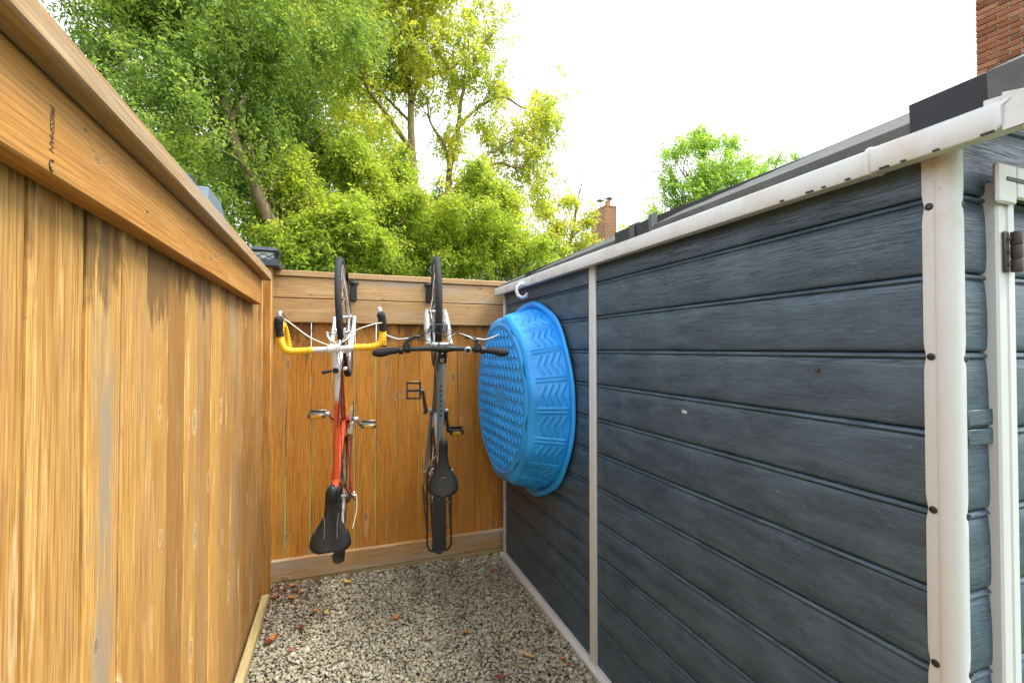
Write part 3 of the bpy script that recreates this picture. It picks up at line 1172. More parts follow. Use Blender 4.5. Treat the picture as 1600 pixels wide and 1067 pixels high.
for (z0, z1) in ((1.347, 1.378), (1.308, 1.339)):
    m = MB()
    m.box((-.041, -.0035, -.0155), (.041, .0035, .0155), .0015)
    m.build('lock_rail', M['siding_x'], shed, front(1.2055, -.0065, (z0 + z1) / 2))

# ------------------------------------------------------------------ white hook under the eave and the wading pool hanging from it
HK = (1.045, 2.685, 1.835)
m = MB()
m.tube([(.03, -.01, .062), (.0, -.006, .058), (-.015, .0, .045), (-.018, .004, .02), (-.012, .0, -.004), (.004, -.012, -.016), (.018, -.026, -.010), (.022, -.034, .008)],
       [.009, .012, .014, .014, .0145, .014, .012, .008], 10, flat=((0, 1, 0), .6))
m.sphere((.012, -.004, .060), .017, 10, 6, (1.6, .8, .8))
m.v = [(x * 1.3, y * 1.3, z * 1.15) for x, y, z in m.v]
tag(m.build('plastic_hook', M['hookwhite'], None, HK), 'white plastic hook under the shed eave above the blue pool', 'hook')


def make_pool():
    root = empty('wading_pool', (1.118, 2.70, 1.20), 'blue plastic wading pool hung on edge against the grey shed wall', 'wading pool')
    root.rotation_euler = (0, 0, 0)
    NA = 720
    th = np.linspace(0, 2 * PI, NA, endpoint=False)
    DEP = .205
    # wall: s from 0 (floor edge) to 1 (rim)
    def lump(t): return .012 * np.cos(10 * t + 1.0)
    def grid(rows):
        V = np.concatenate(rows)
        n = len(rows)
        i = np.arange(n - 1)[:, None]; j = np.arange(NA)[None]
        j2 = (j + 1) % NA
        F = np.stack([i * NA + j, i * NA + j2, (i + 1) * NA + j2, (i + 1) * NA + j], -1).reshape(-1, 4)
        return V, F
    def ring(r, x): return np.stack([-x if np.ndim(x) else np.full(NA, -x), r * np.cos(th), r * np.sin(th)], 1)
    NP = 20
    per = 2 * PI / NP
    ph = ((th / per) % 1.0)           # 0..1 across one panel
    def sst(x, a, b):
        q = np.clip((x - a) / (b - a), 0, 1); return q * q * (3 - 2 * q)
    RF, RW = .462, .552
    rows = []
    for s in np.linspace(0, 1, 90):
        base_r = RF + .030 + (RW - RF - .030) * s
        x = DEP * (1 - s) - .0
        # rounded lower corner
        if s < .12:
            q = 1 - s / .12
            base_r = base_r - .030 * (1 - math.sqrt(max(0, 1 - q * q))) * 1.0
        d = np.zeros(NA)
        band = sst(s, .14, .18) * (1 - sst(s, .90, .94))
        # double bar where panels meet
        for c0 in (.055, .175):
            d += .008 * np.exp(-((ph - c0) / .028) ** 4) * band
        # four chevrons between bars
        q = np.clip((ph - .27) / .70, 0, 1)
        inn = ((ph > .28) & (ph < .97)).astype(float)
        apex = np.abs(q - .5) * 2
        for k in range(4):
            t0 = .30 + .165 * k + .15 * apex - .10
            d += .0052 * np.exp(-((s - t0 - .05) / .026) ** 2) * inn * sst(1 - apex, .02, .10)
        rr = base_r + d + lump(th) * (1 - s) * .9
        rows.append(ring(rr, x))
    V, F = grid(rows)
    link('pool_wall', np_mesh('pool_wall', V, F, M['pool']), root)
    # floor with rows of scale-shaped bumps
    rows = []
    for i, k in enumerate(np.linspace(0, 1, 170)):
        rmax = RF + .012 * np.cos(10 * th + 1.0) * .9 + .0005
        r = rmax * (1 - k) + .004 * k
        yy, zz = r * np.cos(th), r * np.sin(th)
        ch, cw = .060, .056
        row = np.floor(zz / ch)
        fz = zz / ch - row
        fx = ((yy / cw) + .5 * (row % 2)) % 1.0 - .5
        arc = .30 + .55 * (np.abs(fx) * 2) ** 2.2            # scale outline
        hgt = .0085 * np.exp(-((fz - arc + .12) / .11) ** 2) + .0060 * np.exp(-((np.abs(fx) - .5) / .12) ** 2) * np.clip((fz - .35) / .2, 0, 1) - .003
        edge = np.clip((RF - .042 - r) / .015, 0, 1)
        blank = 1 - np.exp(-(((yy + .02) / .085) ** 4 + ((zz - .01) / .055) ** 4))
        step = .004 * np.clip((r - (RF - .03)) / .008, 0, 1) * (1 - np.clip((r - (RF - .012)) / .008, 0, 1))
        logo = (1 - blank) * .003 * (np.sin(yy * 160) * np.sin(zz * 120) > .2)
        sag = .010 * (1 - (r / RF) ** 2)
        rnd = .006 * np.clip((RF - r) / .02, 0, 1)
        x = DEP + hgt * edge * blank + step + logo + rnd - sag * .6
        rows.append(np.stack([-x, yy, zz], 1))
    V, F = grid(rows)
    link('pool_floor', np_mesh('pool_floor', V, F, M['pool']), root)
    # rim: flat flange with a rolled lip
    rows = []
    for (r, x) in ((.5535, .002), (.559, .004), (.566, .010), (.576, .013), (.586, .014), (.593, .012), (.598, .006), (.600, .0), (.596, -.002), (.590, .004)):
        wav = .005 * np.cos(5 * th + .6) + .003 * np.cos(11 * th)
        rows.append(ring(r + wav * (r > .565), x + 0 * th + .003 * np.cos(7 * th) * (r > .57)))
    V, F = grid(rows)
    link('pool_rim', np_mesh('pool_rim', V, F, M['pool']), root)
    # worn printing along the rim
    m = MB()
    rr = random.Random(3)
    for (a0, a1) in ((-35, -12), (-2, 8), (22, 46)):
        a = a0
        while a < a1:
            q = R(a)
            dr = rr.uniform(-.005, .004)
            pts = []
            for k in range(4):
                q2 = q + R(.35 * k)
                rad = .5925 + dr + rr.uniform(-.0035, .0035)
                pts.append((-.0150 + max(0, (rad - .588)) * .55, (rad + .004) * math.cos(q2), (rad + .004) * math.sin(q2)))
            m.tube(pts, .0011, 4)
            a += rr.uniform(1.2, 2.2)
    m.build('rim_print', [M['roofblack']], root)
    return root


pool = make_pool()

# ------------------------------------------------------------------ bicycles (local: X forward, Y left, Z up, bottom bracket over X = 0)
def arc_pts(c, r, a0, a1, n, plane='xz', y=0.0):
    out = []
    for k in range(n + 1):
        a = a0 + (a1 - a0) * k / n
        p = (c[0] + r * math.cos(a), y, c[1] + r * math.sin(a))
        out.append(p)
    return out


def smooth_path(pts, n=6):
    """Catmull-Rom through the points"""
    P = [Vector(p) for p in pts]
    P = [P[0] * 2 - P[1]] + P + [P[-1] * 2 - P[-2]]
    out = []
    for i in range(1, len(P) - 2):
        for k in range(n):
            t = k / n
            a, b, c, d = P[i - 1], P[i], P[i + 1], P[i + 2]
            out.append(.5 * ((2 * b) + (c - a) * t + (2 * a - 5 * b + 4 * c - d) * t * t + (3 * b - a - 3 * c + d) * t ** 3))
    out.append(P[-2])
    return out


def wheel(root, x, z, R_, tr, name, rimmat='steel', knob=.0025):
    m = MB()
    n = 96
    V, F = [], []
    k = 16
    ring = []
    for i in range(n * 2):
        a = 2 * PI * i / (n * 2)
        for j in range(k):
            b = 2 * PI * j / k
            rr = tr
            cb = math.cos(b)
            if cb > .25:
                rr += knob * (1 if ((i // 2 + (j // 2)) % 2) else 0) * min(1, (cb - .25) * 2)
            q = R_ - tr + rr * cb
            V.append((x + q * math.cos(a), rr * .95 * math.sin(b), z + q * math.sin(a)))
    N = n * 2
    for i in range(N):
        for j in range(k):
            F.append((i * k + j, i * k + (j + 1) % k, ((i + 1) % N) * k + (j + 1) % k, ((i + 1) % N) * k + j))
    m.add(V, F)
    w = m.build(name, M['rubber'], root, smooth=60)          # the tyre carries the rim, hub and spokes
    m = MB()
    ri = R_ - 2 * tr
    pr = [(ri + .004, -.011), (ri - .004, -.0105), (ri - .014, -.006), (ri - .014, .006), (ri - .004, .0105), (ri + .004, .011), (ri + .004, -.011)]
    m.lathe(pr, (x, 0, z), (0, 1, 0), 72, caps=False)
    m.build('rim', M[rimmat], w)
    m = MB()
    m.lathe([(.006, -.062), (.006, -.045), (.019, -.036), (.019, -.031), (.012, -.026), (.011, .026), (.019, .031), (.019, .036), (.006, .045), (.006, .062)], (x, 0, z), (0, 1, 0), 16)
    m.build('hub', M['steel'], w)
    m = MB()
    for i in range(32):
        a = 2 * PI * i / 32
        s = 1 if i % 2 else -1
        a2 = a + (1 if (i // 2) % 2 else -1) * 1.1
        m.tube([(x + .018 * math.cos(a2), s * .033, z + .018 * math.sin(a2)), (x + (ri - .012) * math.cos(a), 0, z + (ri - .012) * math.sin(a))], .0012, 5)
    tag(m.build('spokes', M['steel'], w), kind='stuff')
    return w


def saddle(root, x_nose, x_rear, z, w_nose, w_rear, notch, name='saddle', rise=.02, mat='leather'):
    m = MB()
    n, k = 30, 18
    L = x_nose - x_rear
    secs = []
    for i in range(n + 1):
        t = i / n
        x = x_nose - L * t
        e = 1 if t > .03 else .6
        w = w_nose + (w_rear - w_nose) * (1 / (1 + math.exp(-(t - .60) * 13)))
        if t < .10: w *= math.sqrt(max(.05, 1 - ((.10 - t) / .10) ** 2)) * .92 + .08
        if t > .84: w *= math.sqrt(max(.03, 1 - ((t - .84) / .165) ** 2))
        zc = z + rise * (t - .45) ** 2 * 3 - (.012 * ((.12 - t) / .12) ** 2 if t < .12 else 0)
        dep = .030 + .012 * math.sin(PI * t)
        s = []
        for j in range(k):
            a = 2 * PI * j / k
            yy = w * math.cos(a)
            up = math.sin(a)
            zz = zc + (.016 * up if up > 0 else dep * up * (1 - .35 * abs(math.cos(a))))
            if up > 0:
                zz -= notch * .010 * math.exp(-(yy / (.014 + .01 * t)) ** 2) * (1 if t > .2 else 0)
            xx = x
            if t > .9:
                xx += notch * .022 * math.exp(-(yy / .020) ** 2) * (t - .9) / .1
            s.append((xx, yy, zz))
        secs.append(s)
    m.loft(secs)
    return m.build(name, M[mat], root, smooth=60)


def pedal(root, c, side, mat='black', refl=True, turn=0.0):
    m = MB()
    x, y, z = 0, 0, 0
    w, L = .048, .092
    # open cage: two rails with end pieces and a centre axle body
    m.tube([(x, y - side * L / 2 - side * .012, z), (x, y + side * L * .45, z)], .008, 8)
    for s in (-1, 1):
        m.box((x + s * w - .006, y - L / 2, z - .012), (x + s * w + .006, y + L / 2, z + .012), .003)
    for s in (-1, 1):
        m.box((x - w, y + s * (L / 2 - .006) - .005, z - .009), (x + w, y + s * (L / 2 - .006) + .005, z + .009), .003)
    o = m.build('pedal', M[mat], root, c)
    o.rotation_euler = (0, turn, 0)
    if refl:
        for s in (-1, 1):
            m = MB()
            m.box((x + s * (w + .0065) - .002, y - .028, z - .008), (x + s * (w + .0065) + .002, y + .028, z + .008), .001)
            m.build('reflector', M['amber'], o)
    return o


def crank(root, side, ang, z, L, mat, y0=.066):
    """returns pedal centre"""
    m = MB()
    dx, dz = math.cos(ang) * L, math.sin(ang) * L
    y = side * y0
    m.tube([(0, y - side * .012, z), (dx * .5, y, z + dz * .5), (dx, y + side * .012, z + dz)], [.014, .0105, .011], 10, flat=((0, 1, 0), 1.4))
    m.lathe([(.017, -.010), (.017, .010)], (0, y - side * .006, z), (0, 1, 0), 14)
    m.lathe([(.013, -.009), (.013, .009)], (dx, y + side * .012, z + dz), (0, 1, 0), 12)
    m.build('crank_arm', M[mat], root)
    return (dx, y + side * .066, z + dz)


def chainring(root, c, r, y, teeth, mat, name='chainring'):
    m = MB()
    N = teeth * 4
    out = []
    inn = []
    for i in range(N):
        a = 2 * PI * i / N
        rr = r + (.004 if i % 4 in (1, 2) else 0)
        out.append((c[0] + rr * math.cos(a), c[1] + rr * math.sin(a)))
        inn.append((c[0] + r * .72 * math.cos(a), c[1] + r * .72 * math.sin(a)))
    vs = [(p[0], y - .0018, p[1]) for p in out] + [(p[0], y + .0018, p[1]) for p in out] + [(p[0], y - .0018, p[1]) for p in inn] + [(p[0], y + .0018, p[1]) for p in inn]
    fs = []
    for i in range(N):
        j = (i + 1) % N
        fs += [(i, j, N + j, N + i), (2 * N + i, 3 * N + i, 3 * N + j, 2 * N + j), (i, 2 * N + i, 2 * N + j, j), (N + i, N + j, 3 * N + j, 3 * N + i)]
    m.add(vs, fs)
    for k in range(5):
        a = 2 * PI * k / 5
        m.tube([(c[0] + .015 * math.cos(a), y, c[1] + .015 * math.sin(a)), (c[0] + r * .76 * math.cos(a), y, c[1] + r * .76 * math.sin(a))], .006, 6)
    return m.build(name, M[mat], root, smooth=30)


def chain_loop(root, c1, r1, c2, r2, y1, y2, mat='chain'):
    m = MB()
    path = []
    for k in range(22):
        a = -PI / 2 + PI * k / 21
        path.append((c1[0] + r1 * math.cos(a), y1, c1[1] + r1 * math.sin(a)))
    for k in range(1, 18):
        t = k / 18
        path.append((c1[0] + (c2[0] - c1[0]) * t, y1 + (y2 - y1) * t, c1[1] + r1 + (c2[1] + r2 - c1[1] - r1) * t))
    for k in range(12):
        a = PI / 2 + PI * k / 11
        path.append((c2[0] + r2 * math.cos(a), y2, c2[1] + r2 * math.sin(a)))
    for k in range(1, 18):
        t = k / 18
        path.append((c2[0] + (c1[0] - c2[0]) * t, y2 + (y1 - y2) * t, c2[1] - r2 + (c1[1] - r1 - c2[1] + r2) * t))
    # links
    P = [Vector(p) for p in path]
    tot = sum((P[(i + 1) % len(P)] - P[i]).length for i in range(len(P)))
    n = int(tot / .0127)
    d, i, acc = 0, 0, 0
    for k in range(n):
        tgt = tot * k / n
        while acc + (P[(i + 1) % len(P)] - P[i % len(P)]).length < tgt:
            acc += (P[(i + 1) % len(P)] - P[i % len(P)]).length
            i += 1
        a, b = P[i % len(P)], P[(i + 1) % len(P)]
        t = (b - a).normalized()
        q = a + t * (tgt - acc)
        w = .0042 if k % 2 else .0026
        e = t * .0066
        up = t.cross(Vector((0, 1, 0))).normalized() * .004
        yv = Vector((0, w, 0))
        vs = [q + sa * e + sb * up + sc * yv for sa in (-1, 1) for sb in (-1, 1) for sc in (-1, 1)]
        m.add(vs, [(0, 1, 3, 2), (4, 6, 7, 5), (0, 4, 5, 1), (2, 3, 7, 6), (0, 2, 6, 4), (1, 5, 7, 3)])
    tag(m.build('chain', M[mat], root, smooth=0), kind='stuff')


def cable(root, pts, r=.0026, mat='cream', name='brake_cable'):
    m = MB()
    m.tube(smooth_path(pts, 8), r, 7)
    return m.build(name, M[mat], root)


def T(root, name, a, b, r, mat, r2=None, n=14, extra=None):
    m = MB()
    m.tube([a, b], [r, r2 if r2 else r], n)
    if extra: extra(m)
    return m.build(name, M[mat], root)


def bike_root(loc, slope, label, lean=0.0):
    r = empty('bicycle', loc, label, 'bicycle')
    up = Vector((-slope, -1, 0)).normalized()
    fw = Vector((lean, 0, 1))
    fw = (fw - up * fw.dot(up)).normalized()
    left = up.cross(fw)
    mt = Matrix((fw, left, up)).transposed().to_4x4()
    mt.translation = loc
    r.matrix_world = mt
    return r


# ---- orange and white road bicycle
B1 = bike_root((.034, 3.262, 1.076), .060, 'orange and white road bicycle with yellow bar tape hanging upright on far fence', .016)
AF, AR, WR = (.61, .350), (-.440, .350), .350
wheel(B1, AF[0], AF[1], WR, .0185, 'front_wheel', 'steel')
wheel(B1, AR[0], AR[1], WR, .0185, 'rear_wheel', 'steel')
HT, HB = (.345, 0, .945), (.405, 0, .775)
T(B1, 'head_tube', HB, HT, .019, 'whitepaint', .0175)
T(B1, 'top_tube', (-.215, 0, .850), (.352, 0, .915), .0145, 'fade', .0145)
T(B1, 'down_tube', (0, 0, .285), (.395, 0, .800), .0150, 'orange', .0155)
T(B1, 'seat_tube', (0, 0, .285), (-.235, 0, .90), .0160, 'orange')
m = MB(); m.lathe([(.021, -.036), (.021, .036)], (0, 0, .285), (0, 1, 0), 18); m.build('bottom_bracket', M['orange'], B1)
for s in (1, -1):
    T(B1, 'seat_stay', (-.215, s * .014, .845), (AR[0], s * .062, AR[1] + .01), .0082, 'orange', .0072, 10)
    T(B1, 'chain_stay', (-.02, s * .020, .288), (AR[0], s * .062, AR[1] - .005), .0105, 'orange', .0085, 10)
# fork
m = MB()
m.tube([HB, (.418, 0, .738)], .020, 14)
m.box((.400, -.050, .722), (.440, .050, .750), .010)
for s in (1, -1):
    m.tube(smooth_path([(.420, s * .046, .735), (.475, s * .050, .600), (.545, s * .053, .450), (AF[0], s * .056, AF[1])], 4), [.0125] * 5 + [.011] * 4 + [.009] * 4, 12)
m.build('fork', M['whitepaint'], B1)
# stem and drop bar
BX, BZ = .424, 1.035
m = MB()
m.tube([HT, (.330, 0, 1.005), (.326, 0, 1.022)], [.0145, .0135, .016], 12)
m.tube([(.328, 0, 1.008), (.375, 0, 1.022), (BX, 0, BZ)], [.0165, .0155, .016], 12)
m.lathe([(.021, -.024), (.021, .024)], (BX, 0, BZ), (0, 1, 0), 16)
st1 = m.build('stem', M['whitepaint'], B1)
m = MB(); m.lathe([(.0135, 0), (.0135, .004), (.010, .006), (.0085, .005), (.001, .005)], (.326, 0, 1.022), (-.25, 0, 1), 16); m.build('stem_bolt', M['black'], st1)
m = MB(); m.tube([(.326, .008, 1.010), (.322, .050, 1.012)], [.005, .0075], 8); m.sphere((.322, .052, 1.012), .009, 8, 6); m.build('bar_end_bolt', M['black'], st1)
m = MB(); m.tube([(BX, -.095, BZ), (BX, .095, BZ)], .0128, 14); hb1 = m.build('handlebar', M['whitepaint'], B1)
for s in (1, -1):
    path = smooth_path([(BX, s * .085, BZ), (BX, s * .165, BZ), (BX + .012, s * .200, BZ + .001), (BX + .048, s * .2135, BZ + .002), (BX + .090, s * .217, BZ - .006)], 9)
    m = MB()
    rr = [.0150 + .0013 * (1 if (i % 3) else -.4) for i in range(len(path))]
    m.tube(path, rr, 12)
    m.build('bar_tape', M['yellowtape'], hb1)
    drop = smooth_path([(BX + .090, s * .217, BZ - .006), (BX + .122, s * .2175, BZ - .040), (BX + .110, s * .217, BZ - .095), (BX + .070, s * .216, BZ - .128), (BX + .030, s * .214, BZ - .140), (BX + .005, s * .213, BZ - .143)], 8)
    m = MB(); m.tube(drop, [.0150 + .0012 * (1 if (i % 3) else -.4) for i in range(len(drop))], 12); m.build('drop_tape', M['yellowtape'], hb1)
    m = MB(); m.lathe([(.0155, 0), (.0155, .006), (.010, .010)], (BX + .005, s * .213, BZ - .143), (-1, 0, -.03), 12); m.build('bar_plug', M['black'], hb1)
    m = MB()
    m.tube(smooth_path([(BX + .070, s * .216, BZ + .002), (BX + .105, s * .217, BZ + .010), (BX + .135, s * .214, BZ + .018), (BX + .150, s * .211, BZ + .032)], 5), [.0165] * 5 + [.0185] * 5 + [.0185] * 3 + [.016, .013, .010], 12, flat=((0, 1, 0), 1.15))
    m.build('brake_hood', M['rubber'], hb1)
    m = MB()
    m.tube(smooth_path([(BX + .148, s * .211, BZ + .022), (BX + .172, s * .208, BZ + .014), (BX + .176, s * .207, BZ - .02), (BX + .160, s * .206, BZ - .075), (BX + .150, s * .204, BZ - .11)], 5), [.0085] * 8 + [.0075] * 13, 9, flat=((0, 1, 0), .7))
    m.build('brake_lever', M['silverpaint'], hb1)
cable(B1, [(BX + .125, .208, BZ + .030), (BX + .098, .170, BZ + .055), (BX + .050, .105, BZ + .070), (BX + .018, .035, BZ + .055), (BX + .010, -.008, BZ + .020), (BX + .03, -.01, BZ - .10), (.452, -.004, .815)])
cable(B1, [(BX + .122, -.206, BZ + .030), (BX + .115, -.165, BZ + .050), (BX + .085, -.090, BZ + .070), (BX + .045, -.035, BZ + .062), (BX - .01, -.016, BZ + .035), (.34, -.020, .98), (.29, -.006, .934)])
cable(B1, [(BX + .02, -.02, BZ - .03), (.375, -.030, .965), (.335, -.024, .93), (.29, -.019, .932), (.20, -.012, .917), (.05, -.006, .898)], .0022, 'black', 'shift_cable')
m = MB()
m.box((.322, -.045, .918), (.340, -.024, .936), .003); m.lathe([(.007, -.005), (.007, .005)], (.33, -.04, .932), (0, 1, 0), 10)
m.build('shift_lever', M['steel'], B1)
# front caliper
m = MB()
for s in (1, -1):
    m.tube(smooth_path([(.452, s * .010, .795), (.470, s * .040, .785), (.500, s * .055, .755), (.505, s * .040, .715), (.505, s * .026, .700)], 4), .0065, 8)
    m.box((.490, s * .022 - .007, .688), (.530, s * .022 + .007, .702), .003)
    m.tube([(.505, s * .036, .71), (.512, s * .066, .716)], .004, 7)
m.lathe([(.009, -.02), (.009, .015)], (.455, 0, .79), (1, 0, .4), 10)
m.build('front_brake', M['steel'], B1)
m = MB()
for s in (1, -1):
    m.tube(smooth_path([(-.232, s * .008, .775), (-.255, s * .035, .76), (-.280, s * .045, .725), (-.285, s * .028, .690)], 4), .006, 8)
m.build('rear_brake', M['steel'], B1)
# drivetrain
chainring(B1, (0, .285), .100, -.050, 48, 'chain')
chainring(B1, (0, .285), .075, -.043, 38, 'steel', 'inner_chainring')
chain_loop(B1, (0, .285), .101, (AR[0], AR[1]), .032, -.050, -.044)
m = MB()
for k in range(6):
    m.lathe([(.046 - .004 * k, 0), (.046 - .004 * k, .0022)], (AR[0], -.028 - .0045 * k, AR[1]), (0, -1, 0), 24)
m.build('cassette', M['darksteel'], B1)
m = MB()
m.box((AR[0] - .018, -.080, AR[1] - .060), (AR[0] + .016, -.052, AR[1] - .018), .006)
m.box((AR[0] - .022, -.060, AR[1] - .120), (AR[0] - .010, -.054, AR[1] - .045), .003)
m.box((AR[0] - .022, -.048, AR[1] - .120), (AR[0] - .010, -.042, AR[1] - .045), .003)
for zz in (-.05, -.115): m.lathe([(.020, -.004), (.020, .004)], (AR[0] - .016, -.051, AR[1] + zz), (0, 1, 0), 14)
m.tube([(AR[0], -.075, AR[1]), (AR[0], .080, AR[1])], .006, 8)
m.lathe([(.011, -.085), (.011, -.068)], (AR[0], 0, AR[1]), (0, 1, 0), 12)
m.lathe([(.011, .068), (.011, .085)], (AR[0], 0, AR[1]), (0, 1, 0), 12)
m.build('rear_derailleur', M['steel'], B1)
cable(B1, [(-.215, -.016, .835), (-.30, -.035, .65), (-.38, -.055, .50), (-.445, -.075, .42), (-.46, -.082, .36)], .0024, 'rubber', 'shift_cable')
cable(B1, [(AR[0] + .01, -.085, AR[1] + .01), (-.50, -.088, .43), (-.58, -.070, .50)], .0022, 'cream', 'cable_tail')
cable(B1, [(.22, -.020, .905), (.0, -.022, .885), (-.14, -.026, .862), (-.25, -.040, .80), (-.36, -.055, .62), (-.43, -.066, .43)], .002, 'rubber', 'brake_cable')
pl = crank(B1, 1, R(70), .285, .165, 'steel')
pedal(B1, pl, 1, 'darksteel', turn=R(82))
pr_ = crank(B1, -1, R(250), .285, .165, 'steel', .078)
pedal(B1, pr_, -1, 'darksteel', turn=R(82))
m = MB(); m.box((-.06, -.030, .405), (-.03, -.058, .44), .004); m.box((-.075, -.058, .36), (.0, -.046, .41), .003); m.build('front_derailleur', M['steel'], B1)
# seat
m = MB(); m.tube([(-.230, 0, .885), (-.305, 0, 1.040)], .0135, 12); m.box((-.345, -.022, 1.030), (-.285, .022, 1.052), .006)
sp1 = m.build('seat_post', M['steel'], B1)
m = MB()
for s in (1, -1): m.tube(smooth_path([(-.19, s * .010, 1.052), (-.26, s * .021, 1.045), (-.36, s * .023, 1.045), (-.43, s * .034, 1.056)], 4), .0038, 7)
m.build('saddle_rail', M['steel'], sp1)
sd1 = saddle(B1, -.172, -.462, 1.090, .026, .088, 1.0)
m = MB()
for s in (1, -1):
    m.tube(smooth_path([(-.285, s * .031, 1.105), (-.325, s * .026, 1.1065), (-.375, s * .026, 1.1065), (-.425, s * .035, 1.107)], 6), .0011, 5)
    m.tube(smooth_path([(-.33, s * .055, 1.100), (-.38, s * .066, 1.100), (-.43, s * .062, 1.102)], 6), .0008, 5)
m.build('saddle_stitching', M['greystitch'], sd1)
m = MB(); m.tube([(-.462, -.012, 1.088), (-.466, .012, 1.088)], .006, 8); m.build('saddle_badge', M['steel'], sd1)
# short rear mudguard
m = MB()
secs = []
for k in range(15):
    a = R(120 + 82 * k / 14)
    rr = WR + .012
    secs.append([(AR[0] + (rr - .006 * abs(q) / 10 * 1.4) * math.cos(a), q * .0026, AR[1] + (rr - .0008 * q * q * .25) * math.sin(a)) for q in (-10, -6, -2, 2, 6, 10)] +
                [(AR[0] + (rr - .006 * abs(q) / 10 * 1.4 - .003) * math.cos(a), q * .0026, AR[1] + (rr - .0008 * q * q * .25 - .003) * math.sin(a)) for q in (10, 6, 2, -2, -6, -10)])
m.loft(secs)
m.build('rear_mudguard', M['black'], B1)

# the bars and front wheel are turned a little to the left about the steering axis
hax = (Vector(HT) - Vector(HB)).normalized()
turn = Matrix.Translation(Vector(HB)) @ Matrix.Rotation(R(5), 4, hax) @ Matrix.Translation(-Vector(HB))
for o in list(B1.children):
    if o.name.split('.')[0] in ('front_wheel', 'fork', 'stem', 'handlebar', 'front_brake'):
        o.matrix_basis = turn
# ---- grey hybrid bicycle with rack
B2 = bike_root((.612, 3.285, 1.096), .137, 'grey flat bar bicycle with black rear rack hanging upright beside the blue pool')
AF, AR, WR = (.640, .352), (-.440, .352), .352
wheel(B2, AF[0], AF[1], WR, .021, 'front_wheel', 'darksteel', .0015)
wheel(B2, AR[0], AR[1], WR, .021, 'rear_wheel', 'darksteel', .0015)
HT, HB = (.365, 0, .905), (.405, 0, .775)
T(B2, 'head_tube', HB, HT, .022, 'greypaint', .021)
m = MB(); m.tube(smooth_path([(-.185, 0, .800), (.05, 0, .832), (.25, 0, .862), (.362, 0, .875)], 5), [.019] * 6 + [.021] * 5 + [.023] * 5, 14, flat=((0, 1, 0), 1.15)); tt2 = m.build('top_tube', M['greypaint'], B2)
m = MB()
for k in range(7): m.box((.205 - .026 * k, -.007, .8775 - .004 * k), (.212 - .026 * k, .007, .8815 - .0035 * k))
m.build('frame_lettering', M['black'], tt2)
T(B2, 'down_tube', (0, 0, .285), (.395, 0, .80), .021, 'greypaint', .024)
T(B2, 'seat_tube', (0, 0, .285), (-.200, 0, .86), .0175, 'greypaint')
m = MB(); m.lathe([(.023, -.036), (.023, .036)], (0, 0, .285), (0, 1, 0), 18); m.build('bottom_bracket', M['greypaint'], B2)
for s in (1, -1):
    m = MB(); m.tube(smooth_path([(-.178, s * .016, .790), (-.23, s * .044, .700), (-.30, s * .062, .590), (AR[0], s * .066, AR[1] + .01)], 5), .0092, 10); m.build('seat_stay', M['silverpaint'], B2)
    T(B2, 'chain_stay', (-.02, s * .024, .288), (AR[0], s * .066, AR[1] - .004), .011, 'greypaint', .009, 10)
m = MB()
m.tube([HB, (.415, 0, .745)], .022, 14)
m.box((.398, -.068, .722), (.440, .068, .752), .010)
for s in (1, -1):
    m.tube([(.420, s * .060, .755), (.500, s * .060, .590)], .0165, 14)
    m.tube([(.500, s * .060, .590), (.625, s * .060, .365)], [.021, .017], 14)
    m.box((AF[0] - .022, s * .058 - .009, AF[1] - .020), (AF[0] + .014, s * .058 + .009, AF[1] + .022), .006)
m.build('suspension_fork', M['silverpaint'], B2)
BX, BZ = .405, .990
m = MB()
m.tube([HT, (.350, 0, .955)], .018, 14)
m.loft([[(x, y, z) for y, z in ((-w, zc - .012), (w, zc - .012), (w, zc + .008), (w * .6, zc + .014), (-w * .6, zc + .014), (-w, zc + .008))] for x, w, zc in ((.330, .020, .950), (.345, .022, .957), (.380, .020, .975), (BX, .022, BZ))])
m.lathe([(.021, -.026), (.021, .026)], (BX, 0, BZ), (0, 1, 0), 16)
st2 = m.build('stem', M['black'], B2)
m = MB()
m.loft([[(.392, -.006, .9965), (.392, .002, .9965), (.378, .006, .991), (.378, -.002, .991)], [(.392, -.006, .9973), (.392, .002, .9973), (.378, .006, .9918), (.378, -.002, .9918)]])
m.tube([(.346 + .008 * math.cos(a), .008 * math.sin(a), .9725 + .0035 * math.cos(a)) for a in np.linspace(0, 2 * PI, 16)], .0017, 5)
m.build('stem_mark', M['whitepaint'], st2)
m = MB()
for s in (1, -1):
    for dz in (-.016, .016): m.lathe([(.0048, 0), (.0048, .006)], (BX + .020, s * .018, BZ + dz), (1, 0, 0), 8)
m.build('stem_bolt', M['steel'], st2)
m = MB(); m.tube(smooth_path([(BX - .018, -.325, BZ), (BX - .006, -.20, BZ), (BX, -.09, BZ), (BX, 0, BZ), (BX, .09, BZ), (BX - .006, .20, BZ), (BX - .018, .325, BZ)], 6), [.0115] * 12 + [.013] * 3 + [.0158] * 7 + [.013] * 3 + [.0115] * 12, 14)
hb2 = m.build('handlebar', M['black'], B2)
